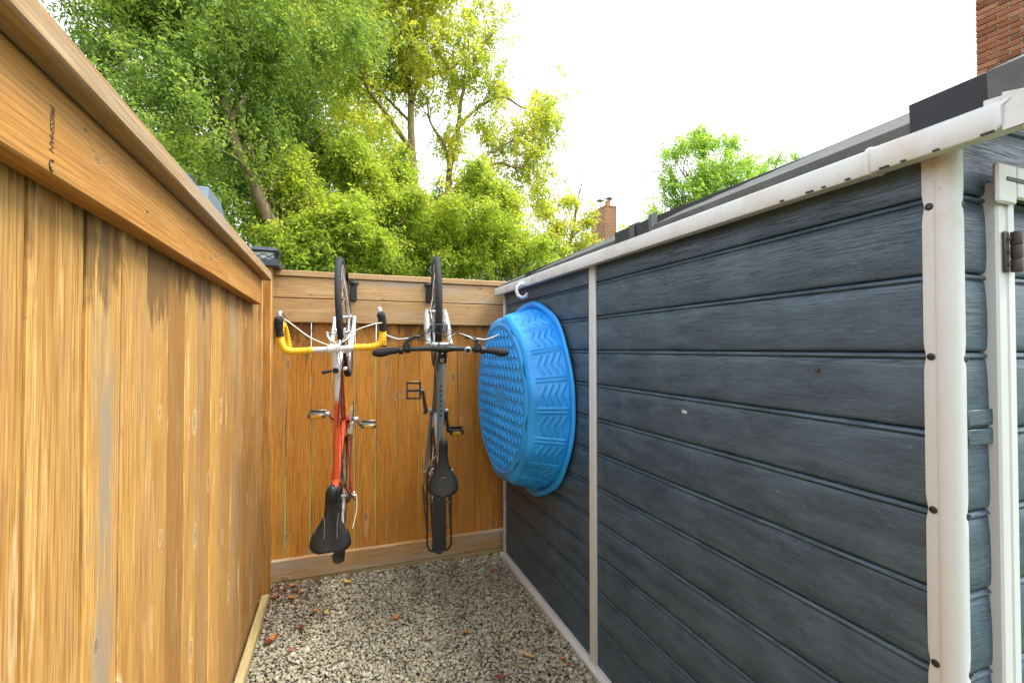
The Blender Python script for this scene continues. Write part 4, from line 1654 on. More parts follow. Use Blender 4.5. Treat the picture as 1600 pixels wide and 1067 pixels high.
for s in (1, -1):
    m = MB()
    gp = smooth_path([(BX - .009, s * .222, BZ), (BX - .013, s * .262, BZ), (BX - .020, s * .30, BZ), (BX - .022, s * .338, BZ + .001)], 6)
    m.tube(gp, [.0155, .0158, .016, .0165, .017, .0175, .0185, .0195, .0205, .0212, .0215, .0215, .0212, .0208, .0202, .019, .017, .014, .010][:len(gp)], 14)
    m.build('grip', M['rubber'], hb2)
    m = MB(); m.lathe([(.0195, -.011), (.0205, -.006), (.0205, .010), (.0175, .012)], (BX - .007, s * .203, BZ), (0, 1, 0), 16); m.build('shifter', M['black'], hb2)
    m = MB()
    m.lathe([(.017, -.012), (.017, .012)], (BX - .005, s * .172, BZ), (0, 1, 0), 14)
    m.box((BX - .010, s * .175 - .016, BZ + .004), (BX + .034, s * .175 + .016, BZ + .022), .005)
    m.tube(smooth_path([(BX + .005, s * .180, BZ + .008), (BX + .040, s * .168, BZ + .012), (BX + .058, s * .140, BZ + .008), (BX + .060, s * .112, BZ + .004)], 5), [.011] * 8 + [.009] * 8, 8)
    bl = m.build('brake_lever', M['black'], hb2)
    m = MB()
    m.tube(smooth_path([(BX + .052, s * .150, BZ + .010), (BX + .048, s * .185, BZ + .012), (BX + .046, s * .215, BZ + .014), (BX + .058, s * .255, BZ + .012), (BX + .072, s * .285, BZ + .010)], 5), [.008] * 6 + [.007] * 10 + [.0062] * 4 + [.0065], 9, flat=((0, 0, 1), .7))
    m.build('lever_blade', M['silverpaint'], bl)
m = MB(); m.lathe([(.016, 0), (.018, .003), (.018, .016), (.015, .020), (.012, .0185), (.001, .0185)], (BX - .004, -.125, BZ + .010), (-.35, 0, 1), 18)
bell = m.build('bell', M['silverpaint'], hb2)
m = MB(); m.lathe([(.0105, .0192), (.009, .022), (.001, .0225)], (BX - .004, -.125, BZ + .010), (-.35, 0, 1), 16); m.build('bell_cap', M['black'], bell)
cable(B2, [(BX + .060, .112, BZ + .004), (BX + .085, .060, BZ + .010), (BX + .070, .0, BZ - .01), (BX + .085, -.035, BZ - .10), (.500, -.050, .74)], .0024, 'rubber')
cable(B2, [(BX + .060, -.112, BZ + .004), (BX + .080, -.060, BZ + .014), (BX + .050, .0, BZ + .012), (BX + .0, .032, BZ - .03), (.36, .030, .90), (.29, .016, .89)], .0024, 'rubber')
cable(B2, [(BX + .012, .195, BZ + .012), (BX + .045, .140, BZ + .03), (BX + .030, .060, BZ + .03), (BX - .03, .034, BZ - .02), (.34, .034, .86), (.20, .022, .70)], .0021, 'rubber', 'shift_cable')
cable(B2, [(BX + .012, -.195, BZ + .012), (BX + .060, -.130, BZ + .02), (BX + .075, -.060, BZ + .0), (BX + .02, -.034, BZ - .05), (.33, -.030, .83), (.20, -.022, .69)], .0021, 'steel', 'shift_cable')
# v-brake arms
m = MB()
for s in (1, -1):
    m.tube(smooth_path([(.512, s * .052, .585), (.525, s * .047, .645), (.540, s * .044, .700)], 4), .0075, 8, flat=((0, 1, 0), .8))
    m.box((.505, s * .030 - .008, .630), (.565, s * .030 + .008, .645), .003)
m.tube([(.541, -.044, .702), (.541, .044, .702)], .002, 6)
m.build('front_brake', M['darksteel'], B2)
m = MB()
for s in (1, -1):
    m.tube(smooth_path([(-.30, s * .056, .600), (-.295, s * .048, .660), (-.29, s * .044, .715)], 4), .0075, 8)
    m.tube([(-.30, s * .05, .61), (-.30, s * .085, .615)], .005, 7)
    m.box((-.335, s * .030 - .008, .640), (-.275, s * .030 + .008, .655), .003)
m.tube([(-.29, -.07, .715), (-.29, .05, .715)], .0022, 6)
m.build('rear_brake', M['steel'], B2)
chainring(B2, (0, .285), .088, -.052, 42, 'black')
chainring(B2, (0, .285), .066, -.045, 32, 'darksteel', 'inner_chainring')
m = MB(); m.lathe([(.094, 0), (.096, .002), (.094, .004), (.07, .004), (.07, 0)], (0, -.0585, .285), (0, 1, 0), 40, caps=False); m.build('chain_guard', M['black'], B2)
chain_loop(B2, (0, .285), .067, (AR[0], AR[1]), .030, -.045, -.042)
m = MB()
for k in range(6): m.lathe([(.050 - .004 * k, 0), (.050 - .004 * k, .0022)], (AR[0], -.028 - .0045 * k, AR[1]), (0, -1, 0), 24)
m.build('cassette', M['darksteel'], B2)
m = MB()
m.box((AR[0] - .018, -.080, AR[1] - .060), (AR[0] + .016, -.052, AR[1] - .018), .006)
m.box((AR[0] - .022, -.056, AR[1] - .130), (AR[0] - .010, -.046, AR[1] - .045), .003)
m.tube([(AR[0], -.080, AR[1]), (AR[0], .080, AR[1])], .006, 8)
m.build('rear_derailleur', M['blackmetal'], B2)
pl = crank(B2, 1, R(32), .285, .170, 'darksteel', .070)
pedal(B2, pl, 1, 'black', turn=R(12))
pr_ = crank(B2, -1, R(212), .285, .170, 'darksteel', .080)
pedal(B2, pr_, -1, 'black', turn=R(80))
m = MB(); m.tube([(-.195, 0, .85), (-.250, 0, 1.010)], .0145, 12); m.lathe([(.020, -.012), (.020, .014)], (-.2, 0, .862), (-.33, 0, .95), 14); m.box((-.275, -.022, 1.000), (-.215, .022, 1.022), .006)
sp2 = m.build('seat_post', M['black'], B2)
m = MB()
for s in (1, -1): m.tube(smooth_path([(-.06, s * .010, 1.020), (-.14, s * .021, 1.012), (-.22, s * .023, 1.012), (-.28, s * .034, 1.024)], 4), .0038, 7)
m.build('saddle_rail', M['steel'], sp2)
sd2 = saddle(B2, -.030, -.312, 1.052, .022, .076, .35)
m = MB()
m.tube(smooth_path([(-.312, .020, 1.068), (-.265, .028, 1.0695), (-.225, .012, 1.0675), (-.215, 0, 1.067), (-.225, -.012, 1.0675), (-.265, -.028, 1.0695), (-.312, -.020, 1.068)], 5), .0012, 5)
m.build('saddle_seam', M['greystitch'], sd2)
m = MB(); m.box((-.316, -.010, 1.045), (-.308, .010, 1.052), .002); m.build('saddle_badge', M['steel'], sd2)
m = MB(); m.box((-.30, -.016, .955), (-.275, .016, .985), .005); m.build('rear_reflector', M['orange'], B2)
# rear rack with a plate
m = MB()
rw, r0, r1, rz = .064, -.24, -.700, .752
outl = smooth_path([(r0, rw * .6, rz), (r0 - .04, rw, rz), (r1 + .10, rw, rz), (r1 + .03, rw, rz), (r1, rw * .55, rz), (r1, -rw * .55, rz), (r1 + .03, -rw, rz), (r1 + .10, -rw, rz), (r0 - .04, -rw, rz), (r0, -rw * .6, rz)], 5)
m.tube(outl, .0055, 9)
for xx in (-.30, -.44, -.58): m.tube([(xx, -rw, rz), (xx, rw, rz)], .0042, 7)
for s in (1, -1):
    m.tube([(-.46, s * rw, rz), (AR[0] - .01, s * .078, AR[1] + .02)], .0052, 8)
    m.tube([(-.60, s * rw, rz), (AR[0] - .02, s * .080, AR[1] + .02)], .0052, 8)
    m.tube([(r0, s * rw * .6, rz), (-.185, s * .020, .790)], .0045, 7)
rk = m.build('rear_rack', M['blackmetal'], B2)
m = MB(); m.loft([[(x, y, z) for y, z in ((-w, rz + .006), (w, rz + .006), (w, rz + .0095), (0, rz + .012), (-w, rz + .0095))] for x, w in ((-.25, .034), (-.45, .037), (-.693, .039))]); m.build('rack_plate', M['black'], rk)
m = MB(); m.lathe([(.018, 0), (.018, .010), (.014, .014)], (r1 - .004, 0, rz - .008), (-1, 0, 0), 14); m.build('rack_reflector', M['blackmetal'], rk)


# wall hooks that hold the front wheels
def bike_hook(loc, label, dx):
    r = empty('bike_hook', loc, label, 'bike hook', 'black hooks on the far fence rails')
    m = MB()
    m.box((-.022, -.016, -.085), (.022, 0, .060), .006)
    m.box((-.034, -.022, .030), (.034, -.0005, .046), .004)
    m.build('mounting_plate', M['black'], r)
    m = MB()
    m.tube(smooth_path([(0, -.012, .030), (dx * .3, -.10, .034), (dx * .8, -.20, .030), (dx, -.232, .040), (dx, -.240, .070)], 5), .0065, 9)
    m.build('hook_arm', M['rubber'], r)
    return r


bike_hook((.075, 3.319, 1.905), 'black hook on top rail holding the front wheel of the orange bicycle', -.040)
bike_hook((.585, 3.319, 1.915), 'black hook on top rail holding the front wheel of the grey bicycle', .015)

# ------------------------------------------------------------------ chimneys beyond
ch = empty('brick_chimney', (8.0, 3.65, 0), 'large red brick chimney rising behind the shed roof at top right', 'chimney', 'red brick chimneys')
ch.rotation_euler = (0, 0, R(9))
m = MB()
m.box((.015, -1.10, 0), (.75, -.015, 4.93)); m.box((.022, -1.09, 4.93), (.74, -.022, 6.72))
m.build('mortar_core', [M['mortar']], ch, smooth=0)
bm_ = MB(); bm_.box((-.05, -.10, -.0305), (.05, .10, .0305), .005); brick_y = bm_.mesh('brick', M['brick'])
bm_ = MB(); bm_.box((-.10, -.05, -.0305), (.10, .05, .0305), .005); brick_x = bm_.mesh('brick', M['brick'])
rb = random.Random(5)
for c in range(23):
    z = 4.965 + .0745 * c
    off = .105 if c % 2 else 0
    for k in range(5):
        yc = -.105 - .212 * k - off
        if yc < -1.02 - .0: continue
        o = link('brick', brick_y, ch, (.055 + rb.uniform(-.005, .004), yc, z)); o.rotation_euler = (0, 0, rb.uniform(-.02, .02))
    if c % 2:
        o = link('brick', brick_x, ch, (.10 + rb.uniform(-.004, .004), -.055, z))
    for k in range(3):
        xc = .21 + .212 * k + (.0 if c % 2 == 0 else .105)
        if xc > .66: continue
        link('brick', brick_x, ch, (xc, -.055 + rb.uniform(-.004, .004), z))
m = MB()
m.box((-.01, -1.12, 6.72), (.76, .0, 6.80), .01)
m.build('chimney_cap', M['concrete'], ch)

c2 = empty('brick_chimney', (9.27, 15.0, 0), 'smaller red brick chimney with two flue caps seen between the trees', 'chimney', 'red brick chimneys')
m = MB(); m.box((-.03, 0, 0), (.46, 1.06, 6.84)); m.build('chimney_stack', M['brickwall'], c2, smooth=0)
m = MB(); m.box((-.045, -.015, 6.84), (.475, 1.075, 6.885), .01); m.build('chimney_cap', M['terracotta'], c2)
m = MB()
m.lathe([(.10, 0), (.10, .20)], (.21, .22, 6.90), (0, 0, 1), 14)
m.build('flue_pot', M['terracotta'], c2)
m = MB()
m.prism([(-.16, .27), (0, .34), (.16, .27), (.15, .255), (0, .32), (-.15, .255)], 'y', .08, .36)
m.v = [(x + .21, y, z + 6.90) for x, y, z in m.v]
for s in (-1, 1): m.tube([(.21 + s * .09, .22, 7.09), (.21 + s * .13, .22, 7.17)], .008, 6)
m.build('flue_cap', M['darksteel'], c2)
m = MB()
m.tube([(.20, .74, 6.90), (.20, .74, 7.26)], .020, 8)
m.lathe([(.14, .36), (.15, .37), (.14, .40), (.02, .41)], (.20, .74, 6.90), (0, 0, 1), 14)
m.build('flue_cap', M['darksteel'], c2)

# ------------------------------------------------------------------ trees
def leaf_cloud(rng, C, Rr, n_spray, nl, leaf, droop=.25, width=.42, spray=.30, squash=1.0, surf=.35):
    """sprays of leaves: twigs with alternate leaves scattered through the blobs (centres C, radii Rr)"""
    w = Rr ** 2.2
    idx = rng.choice(len(C), n_spray, p=w / w.sum())
    d = rng.normal(size=(n_spray, 3))
    d /= np.linalg.norm(d, axis=1, keepdims=True)
    rad = rng.uniform(0, 1, n_spray) ** surf
    P = C[idx] + d * (Rr[idx] * rad)[:, None] * CB([1, 1, squash])
    D = d * .6 + rng.normal(0, .55, (n_spray, 3))
    D[:, 2] -= droop
    D /= np.linalg.norm(D, axis=1, keepdims=True)
    L = spray * rng.uniform(.6, 1.3, n_spray)
    side = np.cross(D, rng.normal(size=(n_spray, 3)))
    side /= np.linalg.norm(side, axis=1, keepdims=True)
    k = np.arange(nl)
    t = (k + .5) / nl
    sg = np.where(k % 2 == 0, 1.0, -1.0)
    base = P[:, None, :] + D[:, None, :] * (L[:, None] * (t[None] - .5))[..., None]
    base[..., 2] -= droop * .25 * (L[:, None] * t[None] ** 2)
    ld = side[:, None, :] * sg[None, :, None] * .9 + D[:, None, :] * .6 + rng.normal(0, .35, (n_spray, nl, 3))
    ld[..., 2] -= droop * .6
    ld /= np.linalg.norm(ld, axis=2, keepdims=True)
    base = base.reshape(-1, 3)
    ld = ld.reshape(-1, 3)
    n = len(base)
    nr = rng.normal(0, .6, (n, 3)) + CB([0, 0, 1.0])
    sd = np.cross(ld, nr)
    sd /= np.linalg.norm(sd, axis=1, keepdims=True) + 1e-9
    nn = np.cross(sd, ld)
    ll = leaf * rng.uniform(.65, 1.3, n)[:, None]
    V = np.stack([base, base + ld * ll * .45 + sd * ll * width * .5 + nn * ll * .08, base + ld * ll - nn * ll * .06, base + ld * ll * .45 - sd * ll * width * .5 + nn * ll * .08], 1)
    F = (np.arange(n) * 4)[:, None] + CB([[0, 1, 2, 3]])
    return V.reshape(-1, 3), F


def limb(m, pts, r0, r1, n=8):
    P = smooth_path(pts, 5)
    k = len(P)
    m.tube(P, [r0 + (r1 - r0) * i / (k - 1) for i in range(k)], n, caps=False)
    return P


def twigs(m, rr, P, n, ln, r, up=.4, depth=1, ends=None):
    """side branches off a limb"""
    for _ in range(n):
        i = rr.randint(len(P) // 4, len(P) - 1)
        p = Vector(P[i])
        t = (Vector(P[min(i + 1, len(P) - 1)]) - Vector(P[max(0, i - 1)])).normalized()
        d = (t * .8 + Vector((rr.uniform(-1, 1), rr.uniform(-1, 1), rr.uniform(-.3, 1) * up + .1))).normalized()
        L = ln * rr.uniform(.5, 1.2)
        q = [p]
        for s in range(3):
            d = (d + Vector((rr.uniform(-.35, .35), rr.uniform(-.35, .35), rr.uniform(-.15, .35)))).normalized()
            q.append(q[-1] + d * L / 3)
        Q = limb(m, q, r, r * .3, 5)
        if ends is not None: ends.append(tuple(Q[-1])); ends.append(tuple(Q[len(Q) // 2]))
        if depth > 0:
            twigs(m, rr, Q, max(2, n // 3), ln * .55, r * .5, up, depth - 1, ends)


def plant(name, label, cat, group, base, limbs, blobs, leafmat, bark, seed, sprays, nl, leaf, spray=.3, droop=.25, tw=(6, .9, .02), width=.42, endleaf=0, squash=1.0, surf=.35):
    rr = random.Random(seed)
    rg = np.random.default_rng(seed)
    root = empty(name, base, label, cat, group)
    m = MB()
    ends = []
    for (pts, r0, r1) in limbs:
        P = limb(m, pts, r0, r1)
        if tw[0]:
            twigs(m, rr, P, tw[0], tw[1], tw[2], .5, 1, ends)
    bx = CB(base)
    m.v = [tuple(CB(p) - bx) for p in m.v]
    m.build('trunk', M[bark], root, smooth=60)
    C = [CB(b[0]) for b in blobs]
    Rr = [b[1] for b in blobs]
    # break every blob into smaller uneven clumps
    C2, R2 = [], []
    for c, r in zip(C, Rr):
        k = int(5 + 9 * min(2.0, r))
        for _ in range(k):
            d = rg.normal(size=3); d /= np.linalg.norm(d)
            C2.append(c + d * r * rg.uniform(.2, 1.1) * CB([1, 1, .9])); R2.append(r * rg.uniform(.25, .62))
    V, F = leaf_cloud(rg, CB(C2), CB(R2), sprays, nl, leaf, droop, width, spray, squash, surf)
    if endleaf and ends:
        E = CB(ends)
        V2, F2 = leaf_cloud(rg, E, np.full(len(E), .22), endleaf, nl, leaf, droop, width, spray * .8, 1.0, .6)
        F = np.concatenate([F, F2 + len(V)]); V = np.concatenate([V, V2])
    link('crown', np_mesh('crown', V - bx, F, M[leafmat], False), root)
    return root


def B(u, v, y, px):
    p = at(u, v, y)
    dep = float((p - CB([0, 0, CAM_H])) @ _fw)
    return (p, px * dep / FOC)


def G(u, v, y): return tuple(at(u, v, y))


TG = 'leafy trees behind the fences'
# big small-leaved tree leaning over the left fence
b0 = at(432, 545, 6.0); b0[2] = -.06
plant('elm_tree', 'tall small leaved green tree with leaning brown trunk behind the left fence', 'tree', TG, tuple(b0),
      [([tuple(b0), G(440, 420, 6), G(415, 330, 6), G(372, 235, 6), G(340, 120, 6.1), G(300, -40, 6.3)], .085, .03),
       ([G(405, 305, 6), G(380, 255, 5.8), G(300, 215, 5.7), G(255, 190, 5.6)], .010, .004),
       ([G(360, 190, 6), G(420, 90, 6.5), G(470, -30, 6.9)], .035, .012),
       ([G(345, 140, 6), G(270, 60, 6.1), G(200, -20, 6.1)], .022, .006)],
      [B(150, 60, 6.2, 80), B(230, 30, 6.4, 110), B(300, 100, 6.0, 110), B(210, 150, 5.8, 85), B(380, 60, 6.6, 120), B(270, 210, 5.6, 80), B(350, 200, 6.4, 100), B(420, 160, 6.8, 100),
       B(330, 290, 5.9, 85), B(400, 270, 6.5, 80), B(460, 60, 7.0, 110), B(300, -60, 6.4, 150), B(150, -60, 6.0, 120), B(450, -80, 7, 140), B(240, 250, 5.4, 60), B(370, 360, 6.0, 70)],
      'leaf_green', 'bark_pale', 21, 11000, 11, .052, .34, .5, (8, .8, .006), .46, 0, 1.0, .75)
# yellowing tree with two bare-limbed trunks
b0 = at(664, 545, 9.0); b0[2] = -.06
Y0 = 9.0
plant('maple_tree', 'yellow green tree with exposed branches and pair of olive trunks behind the far fence', 'tree', TG, tuple(b0),
      [([tuple(b0), G(658, 400, Y0), G(650, 320, Y0), G(645, 255, Y0), G(642, 200, Y0), G(640, 130, Y0 + .1), G(620, 60, Y0), G(610, -40, Y0)], .115, .03),
       ([G(646, 240, Y0), G(612, 190, Y0 - .3), G(570, 130, Y0 - .4), G(545, 60, Y0 - .3), G(530, 10, Y0 - .2)], .055, .014),
       ([G(643, 160, Y0), G(660, 125, Y0 + .3), G(700, 110, Y0 + .5), G(735, 85, Y0 + .6), G(770, 55, Y0 + .7)], .04, .010),
       ([G(640, 135, Y0), G(630, 90, Y0 + .2), G(660, 40, Y0 + .3), G(690, -10, Y0 + .2)], .04, .012),
       ([G(693, 400, Y0 + .4), G(700, 310, Y0 + .4), G(702, 270, Y0 + .4), G(716, 200, Y0 + .4), G(722, 150, Y0 + .3), G(745, 90, Y0 + .2), G(765, 50, Y0 + .2)], .085, .014),
       ([G(705, 290, Y0 + .4), G(695, 230, Y0 + .2), G(672, 190, Y0 + .1), G(668, 150, Y0)], .04, .012),
       ([G(716, 200, Y0 + .4), G(745, 170, Y0 + .5), G(785, 152, Y0 + .6), G(820, 170, Y0 + .7), G(852, 168, Y0 + .8)], .045, .008),
       ([G(652, 345, Y0), G(675, 320, Y0 - .1), G(712, 295, Y0 - .1), G(745, 268, Y0), G(780, 255, Y0 + .1), G(812, 262, Y0 + .2), G(850, 240, Y0 + .3)], .06, .010),
       ([G(745, 268, Y0), G(770, 235, Y0 + .2), G(810, 215, Y0 + .3), G(845, 180, Y0 + .4)], .028, .008),
       ([G(640, 190, Y0), G(600, 150, Y0 + .3), G(555, 110, Y0 + .4), G(500, 80, Y0 + .5)], .03, .008)],
      [B(560, 40, 8.8, 70), B(620, 30, 9.0, 70), B(530, 110, 8.8, 60), B(690, 40, 9.3, 55), B(740, 120, 9.5, 45), B(800, 200, 9.6, 55), B(845, 200, 9.7, 38), B(780, 160, 9.5, 32), B(590, 150, 9.2, 55), B(650, 110, 9.2, 45),
       B(500, 30, 8.8, 80), B(540, 170, 8.8, 60), B(480, 110, 8.6, 70), B(580, 90, 9, 80), B(640, 60, 9.4, 70), B(820, 260, 9.5, 50), B(760, 300, 9.3, 60), B(700, 220, 9.6, 40), B(600, -60, 9, 110), B(690, -50, 9.2, 70), B(600, 250, 8.8, 50), B(840, 300, 9.6, 35)],
      'leaf_yellow', 'bark', 33, 4000, 11, .085, .38, .35, (8, 1.0, .012), .46, 1900)
# bright understorey
SG = 'leafy shrubs behind the far fence'
def shrub(label, u, y, blobs, mat, seed, n, leaf=.075, bark='bark_pale', spray=.32):
    b = at(u, 545, y); b[2] = -.06
    lim = [([tuple(b), tuple(b + (CB(bl[0]) - b) * .55 + CB([rs.uniform(-.2, .2), rs.uniform(-.2, .2), .1])), tuple(CB(bl[0]))], .035, .010) for bl in blobs]
    return plant('leafy_shrub', label, 'shrub', SG, tuple(b), lim, blobs, mat, bark, seed, int(n * 1.9), 10, leaf * .74, spray, .35, (8, .6, .007), .46, 0, 1.0, .9)


shrub('bright green shrub with drooping leaves right of the corner post light', 500, 6.4, [B(490, 330, 6.2, 65), B(450, 370, 6.0, 45), B(545, 350, 6.4, 60), B(500, 400, 6.2, 55), B(570, 390, 6.4, 50), B(470, 280, 6.6, 50)], 'leaf_bright', 41, 2300)
shrub('yellow green shrub above the orange bicycle front wheel', 590, 7.2, [B(560, 300, 7.2, 60), B(610, 320, 7.2, 60), B(600, 390, 7.0, 60), B(650, 390, 7.4, 50), B(540, 250, 7.4, 50), B(625, 265, 7.6, 40)], 'leaf_bright', 42, 2300, .08)
shrub('mid green shrub above the grey bicycle front wheel', 720, 7.6, [B(700, 370, 7.4, 60), B(760, 370, 7.4, 65), B(740, 310, 7.8, 50), B(810, 400, 7.6, 55), B(790, 340, 7.8, 45), B(690, 420, 7.2, 45), B(660, 340, 7.9, 40)], 'leaf_bright', 43, 2600, .08)
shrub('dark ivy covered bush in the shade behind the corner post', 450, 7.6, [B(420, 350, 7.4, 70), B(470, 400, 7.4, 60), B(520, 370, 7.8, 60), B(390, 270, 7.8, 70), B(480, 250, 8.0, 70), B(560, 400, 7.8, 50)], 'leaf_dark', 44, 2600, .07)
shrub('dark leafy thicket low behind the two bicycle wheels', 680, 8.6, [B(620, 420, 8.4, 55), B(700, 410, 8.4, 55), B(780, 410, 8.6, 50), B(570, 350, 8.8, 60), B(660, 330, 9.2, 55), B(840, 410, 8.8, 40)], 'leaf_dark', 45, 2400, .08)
# small trees further off
b0 = at(885, 545, 14); b0[2] = -.06
plant('young_tree', 'thin yellow green tree just left of the small brick chimney', 'tree', TG, tuple(b0), [([tuple(b0), G(888, 420, 14), G(900, 330, 14), G(905, 300, 14)], .09, .02), ([G(888, 420, 14), G(860, 350, 14)], .04, .015)],
      [B(895, 320, 14, 22), B(915, 345, 14, 22), B(870, 360, 14, 28), B(850, 330, 13.5, 22), B(905, 385, 14, 30), B(860, 400, 13.5, 35), B(845, 285, 13.5, 16)], 'leaf_yellow', 'bark', 51, 900, 10, .11, .5, .3, (5, .9, .02), .46)
b0 = at(1095, 545, 13); b0[2] = -.06
plant('ash_tree', 'rounded bright green tree standing behind the shed roof', 'tree', TG, tuple(b0), [([tuple(b0), G(1098, 400, 13), G(1100, 300, 13), G(1098, 220, 13)], .14, .03), ([G(1100, 320, 13), G(1060, 260, 13)], .05, .012), ([G(1100, 300, 13), G(1140, 250, 13)], .05, .012), ([G(1100, 350, 13), G(1040, 320, 13)], .05, .012)],
      [B(1095, 225, 13, 30), B(1060, 240, 13, 28), B(1130, 235, 13, 28), B(1045, 285, 13, 28), B(1090, 285, 13, 42), B(1140, 280, 13, 30), B(1025, 330, 12.8, 22), B(1080, 340, 13, 40), B(1120, 325, 13, 35), B(1160, 255, 13, 16)], 'leaf_ash', 'bark', 52, 1500, 11, .13, .6, .35, (7, 1.0, .02), .40)
b0 = at(1205, 545, 15); b0[2] = -.06
plant('ash_tree', 'sparse green treetop just above the shed ridge', 'tree', TG, tuple(b0), [([tuple(b0), G(1205, 400, 15), G(1205, 300, 15), G(1215, 250, 15)], .12, .02)],
      [B(1190, 270, 15, 20), B(1215, 252, 15, 18), B(1240, 250, 15, 14), B(1200, 300, 15, 30), B(1240, 290, 15, 24), B(1175, 250, 15, 12)], 'leaf_ash', 'bark', 53, 520, 10, .13, .6, .35, (5, 1.0, .02), .40)
b0 = at(985, 545, 17); b0[2] = -.06
plant('young_tree', 'pale yellow green treetop right of the small brick chimney', 'tree', TG, tuple(b0), [([tuple(b0), G(985, 420, 17), G(985, 360, 17)], .1, .02)],
      [B(975, 365, 17, 16), B(995, 355, 17, 14), B(985, 385, 17, 22), B(1005, 375, 17, 14)], 'leaf_yellow', 'bark', 54, 300, 9, .13, .5, .3, (4, .8, .02), .46)
# leafy wood that closes the view behind them
rg = np.random.default_rng(77)
C, Rr = [], []
for (u, v, y, px) in ((150, 250, 15, 90), (230, 200, 15, 90), (330, 260, 14, 100), (430, 240, 14, 90), (520, 280, 14, 80), (600, 330, 14, 75), (680, 350, 14, 65), (760, 370, 14, 60), (830, 390, 15, 50), (420, 360, 13, 80), (520, 380, 13, 70),
                      (620, 410, 13, 60), (740, 420, 13, 60), (300, 380, 13, 90), (400, 140, 15, 80), (290, 120, 15, 70), (480, 170, 15, 75), (540, 60, 15, 70), (470, 50, 15, 80), (550, 170, 15, 70), (600, 240, 14, 60), (380, 40, 15, 90), (840, 330, 15, 30), (880, 410, 15, 40)):
    p, r = B(u, v, y, px)
    for _ in range(9):
        d = rg.normal(size=3); d /= np.linalg.norm(d)
        C.append(p + d * r * rg.uniform(.2, .9)); Rr.append(r * rg.uniform(.3, .5))
V, F = leaf_cloud(rg, CB(C), CB(Rr), 4800, 9, .14, .3, .5, .6, 1.0, .4)
tag(link('woods', np_mesh('woods', V, F, M['leaf_bright'], False)), kind='stuff')

# ------------------------------------------------------------------ fallen leaves
def leaf_mesh(L, w, curl, mat):
    m = MB()
    n = 6
    vs, fs = [], []
    for i in range(n + 1):
        t = i / n
        hw = w * .5 * math.sin(PI * (t * .92 + .04)) ** .8
        z = curl * L * (t - .5) ** 2
        vs += [(L * (t - .5), -hw, z + hw * .5), (L * (t - .5), 0, z), (L * (t - .5), hw, z + hw * .45)]
    for i in range(n):
        a = i * 3
        fs += [(a, a + 3, a + 4, a + 1), (a + 1, a + 4, a + 5, a + 2)]
    m.add(vs, fs)
    m.tube([(-L * .5, 0, curl * L * .25), (-L * .72, .002, curl * L * .25 + .002)], .0009, 4)
    return m


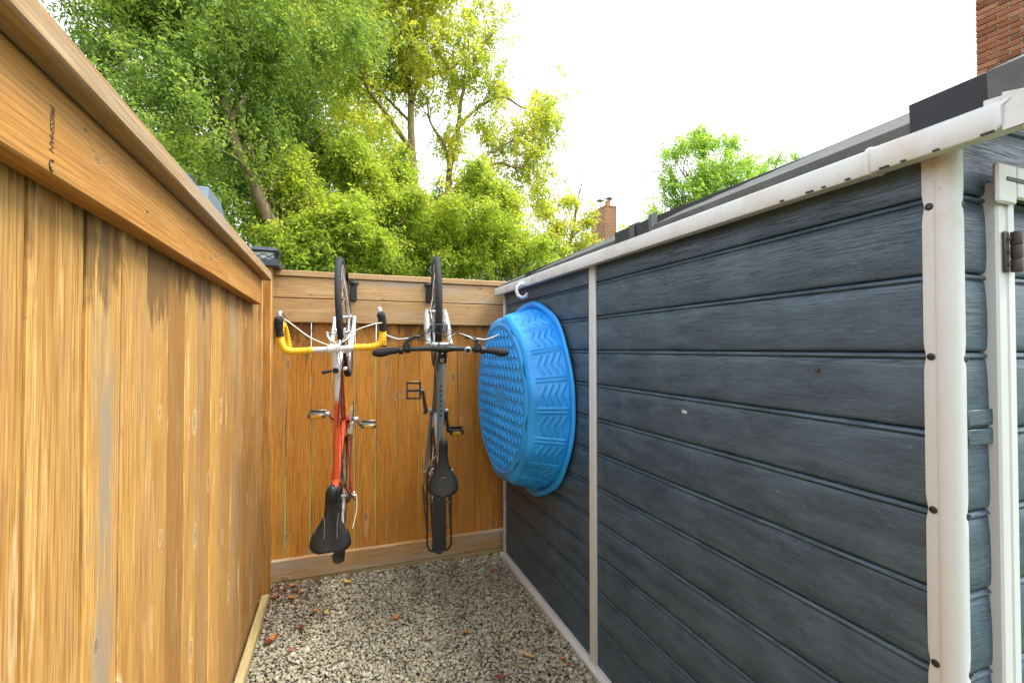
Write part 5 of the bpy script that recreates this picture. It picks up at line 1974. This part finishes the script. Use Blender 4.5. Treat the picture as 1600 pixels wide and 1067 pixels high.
for nm, col in (('fl_yellow', (.58, .38, .05)), ('fl_orange', (.42, .15, .03)), ('fl_rust', (.22, .075, .03)), ('fl_red', (.17, .04, .03)), ('fl_tan', (.46, .33, .15))):
    M[nm] = simple(nm[3:] + '_dead_leaf', col, .6, var=.3, scale=90, bump=.2)
G_ = 'fallen leaves on the gravel'
LV = [(545, 908, .085, .030, 'fl_yellow', 'long yellow leaf lying near the far bottom rail'),
      (773, 886, .055, .034, 'fl_orange', 'orange leaf by the far shed corner'),
      (824, 1021, .075, .022, 'fl_tan', 'long curved tan leaf on gravel beside the white shed base rail'),
      (457, 915, .050, .035, 'fl_orange', 'orange leaf nearest the corner post'),
      (456, 934, .055, .035, 'fl_orange', 'orange brown leaf in the dark litter below the corner post'),
      (472, 924, .050, .030, 'fl_tan', 'pale tan leaf in the litter by the corner post'),
      (510, 955, .034, .020, 'fl_yellow', 'small bright yellow leaf on the gravel'),
      (427, 998, .060, .040, 'fl_orange', 'orange leaf beside the timber edging'),
      (419, 1003, .050, .034, 'fl_red', 'dark red leaf beside the timber edging'),
      (618, 963, .042, .026, 'fl_orange', 'orange leaf in the middle of the gravel'),
      (725, 986, .048, .024, 'fl_orange', 'orange leaf on gravel right of the middle'),
      (878, 1026, .040, .028, 'fl_orange', 'small orange leaf close to the white base rail'),
      (712, 881, .050, .034, 'fl_rust', 'rust brown leaf under the grey bicycle'),
      (470, 978, .048, .034, 'fl_red', 'dark red leaf on the left part of the gravel'),
      (455, 1016, .045, .030, 'fl_rust', 'rust coloured leaf low on the left part of the gravel'),
      (782, 1058, .060, .040, 'fl_red', 'dark red leaf at the bottom edge of the gravel'),
      (430, 932, .055, .036, 'fl_rust', 'rust brown leaf heaped against the left fence foot'),
      (492, 953, .040, .030, 'fl_orange', 'small brown orange leaf beside the bright yellow one')]
rl = random.Random(9)
for (u, v, L, w, mt, lb) in LV:
    d = _rt * ((u - 800) / FOC) + _up * (-(v - 533.5) / FOC) + _fw
    p = CB([0, 0, CAM_H]) + d * ((.012 - CAM_H) / d[2])
    o = leaf_mesh(L, w, rl.uniform(.3, 1.1), mt).build('fallen_leaf', M[mt], None, (p[0], p[1], float(gz(p[0], p[1])) + .012))
    o.rotation_euler = (rl.uniform(-.25, .25), rl.uniform(-.2, .2), rl.uniform(0, 6.28))
    tag(o, lb, 'leaf', G_)
# crumbs of old leaves
n = 560
X = np.concatenate([rg.uniform(-.40, 1.08, 160), -.40 + np.abs(rg.normal(0, .17, 270)), rg.uniform(-.38, 1.08, 130)])
Yv = np.concatenate([rg.uniform(1.7, 3.3, 160), 3.28 - np.abs(rg.normal(0, .24, 270)), 3.31 - np.abs(rg.normal(0, .05, 130))])
ang = rg.uniform(0, 2 * PI, n)
L = rg.uniform(.008, .030, n)
d1 = np.stack([np.cos(ang), np.sin(ang), rg.normal(0, .35, n)], 1)
d2 = np.stack([-np.sin(ang), np.cos(ang), rg.normal(0, .35, n)], 1)
P = np.stack([X, Yv, gz(X, Yv) + rg.uniform(.004, .014, n)], 1)
V = np.stack([P - d1 * L[:, None] * .5, P + d2 * L[:, None] * .32 + CB([0, 0, .002]), P + d1 * L[:, None] * .5 + CB([0, 0, .003]), P - d2 * L[:, None] * .32 + CB([0, 0, .002])], 1).reshape(-1, 3)
F = (np.arange(n) * 4)[:, None] + CB([[0, 1, 2, 3]])
tag(link('leaf_litter', np_mesh('leaf_litter', V, F, M['litter'], False)), kind='stuff')
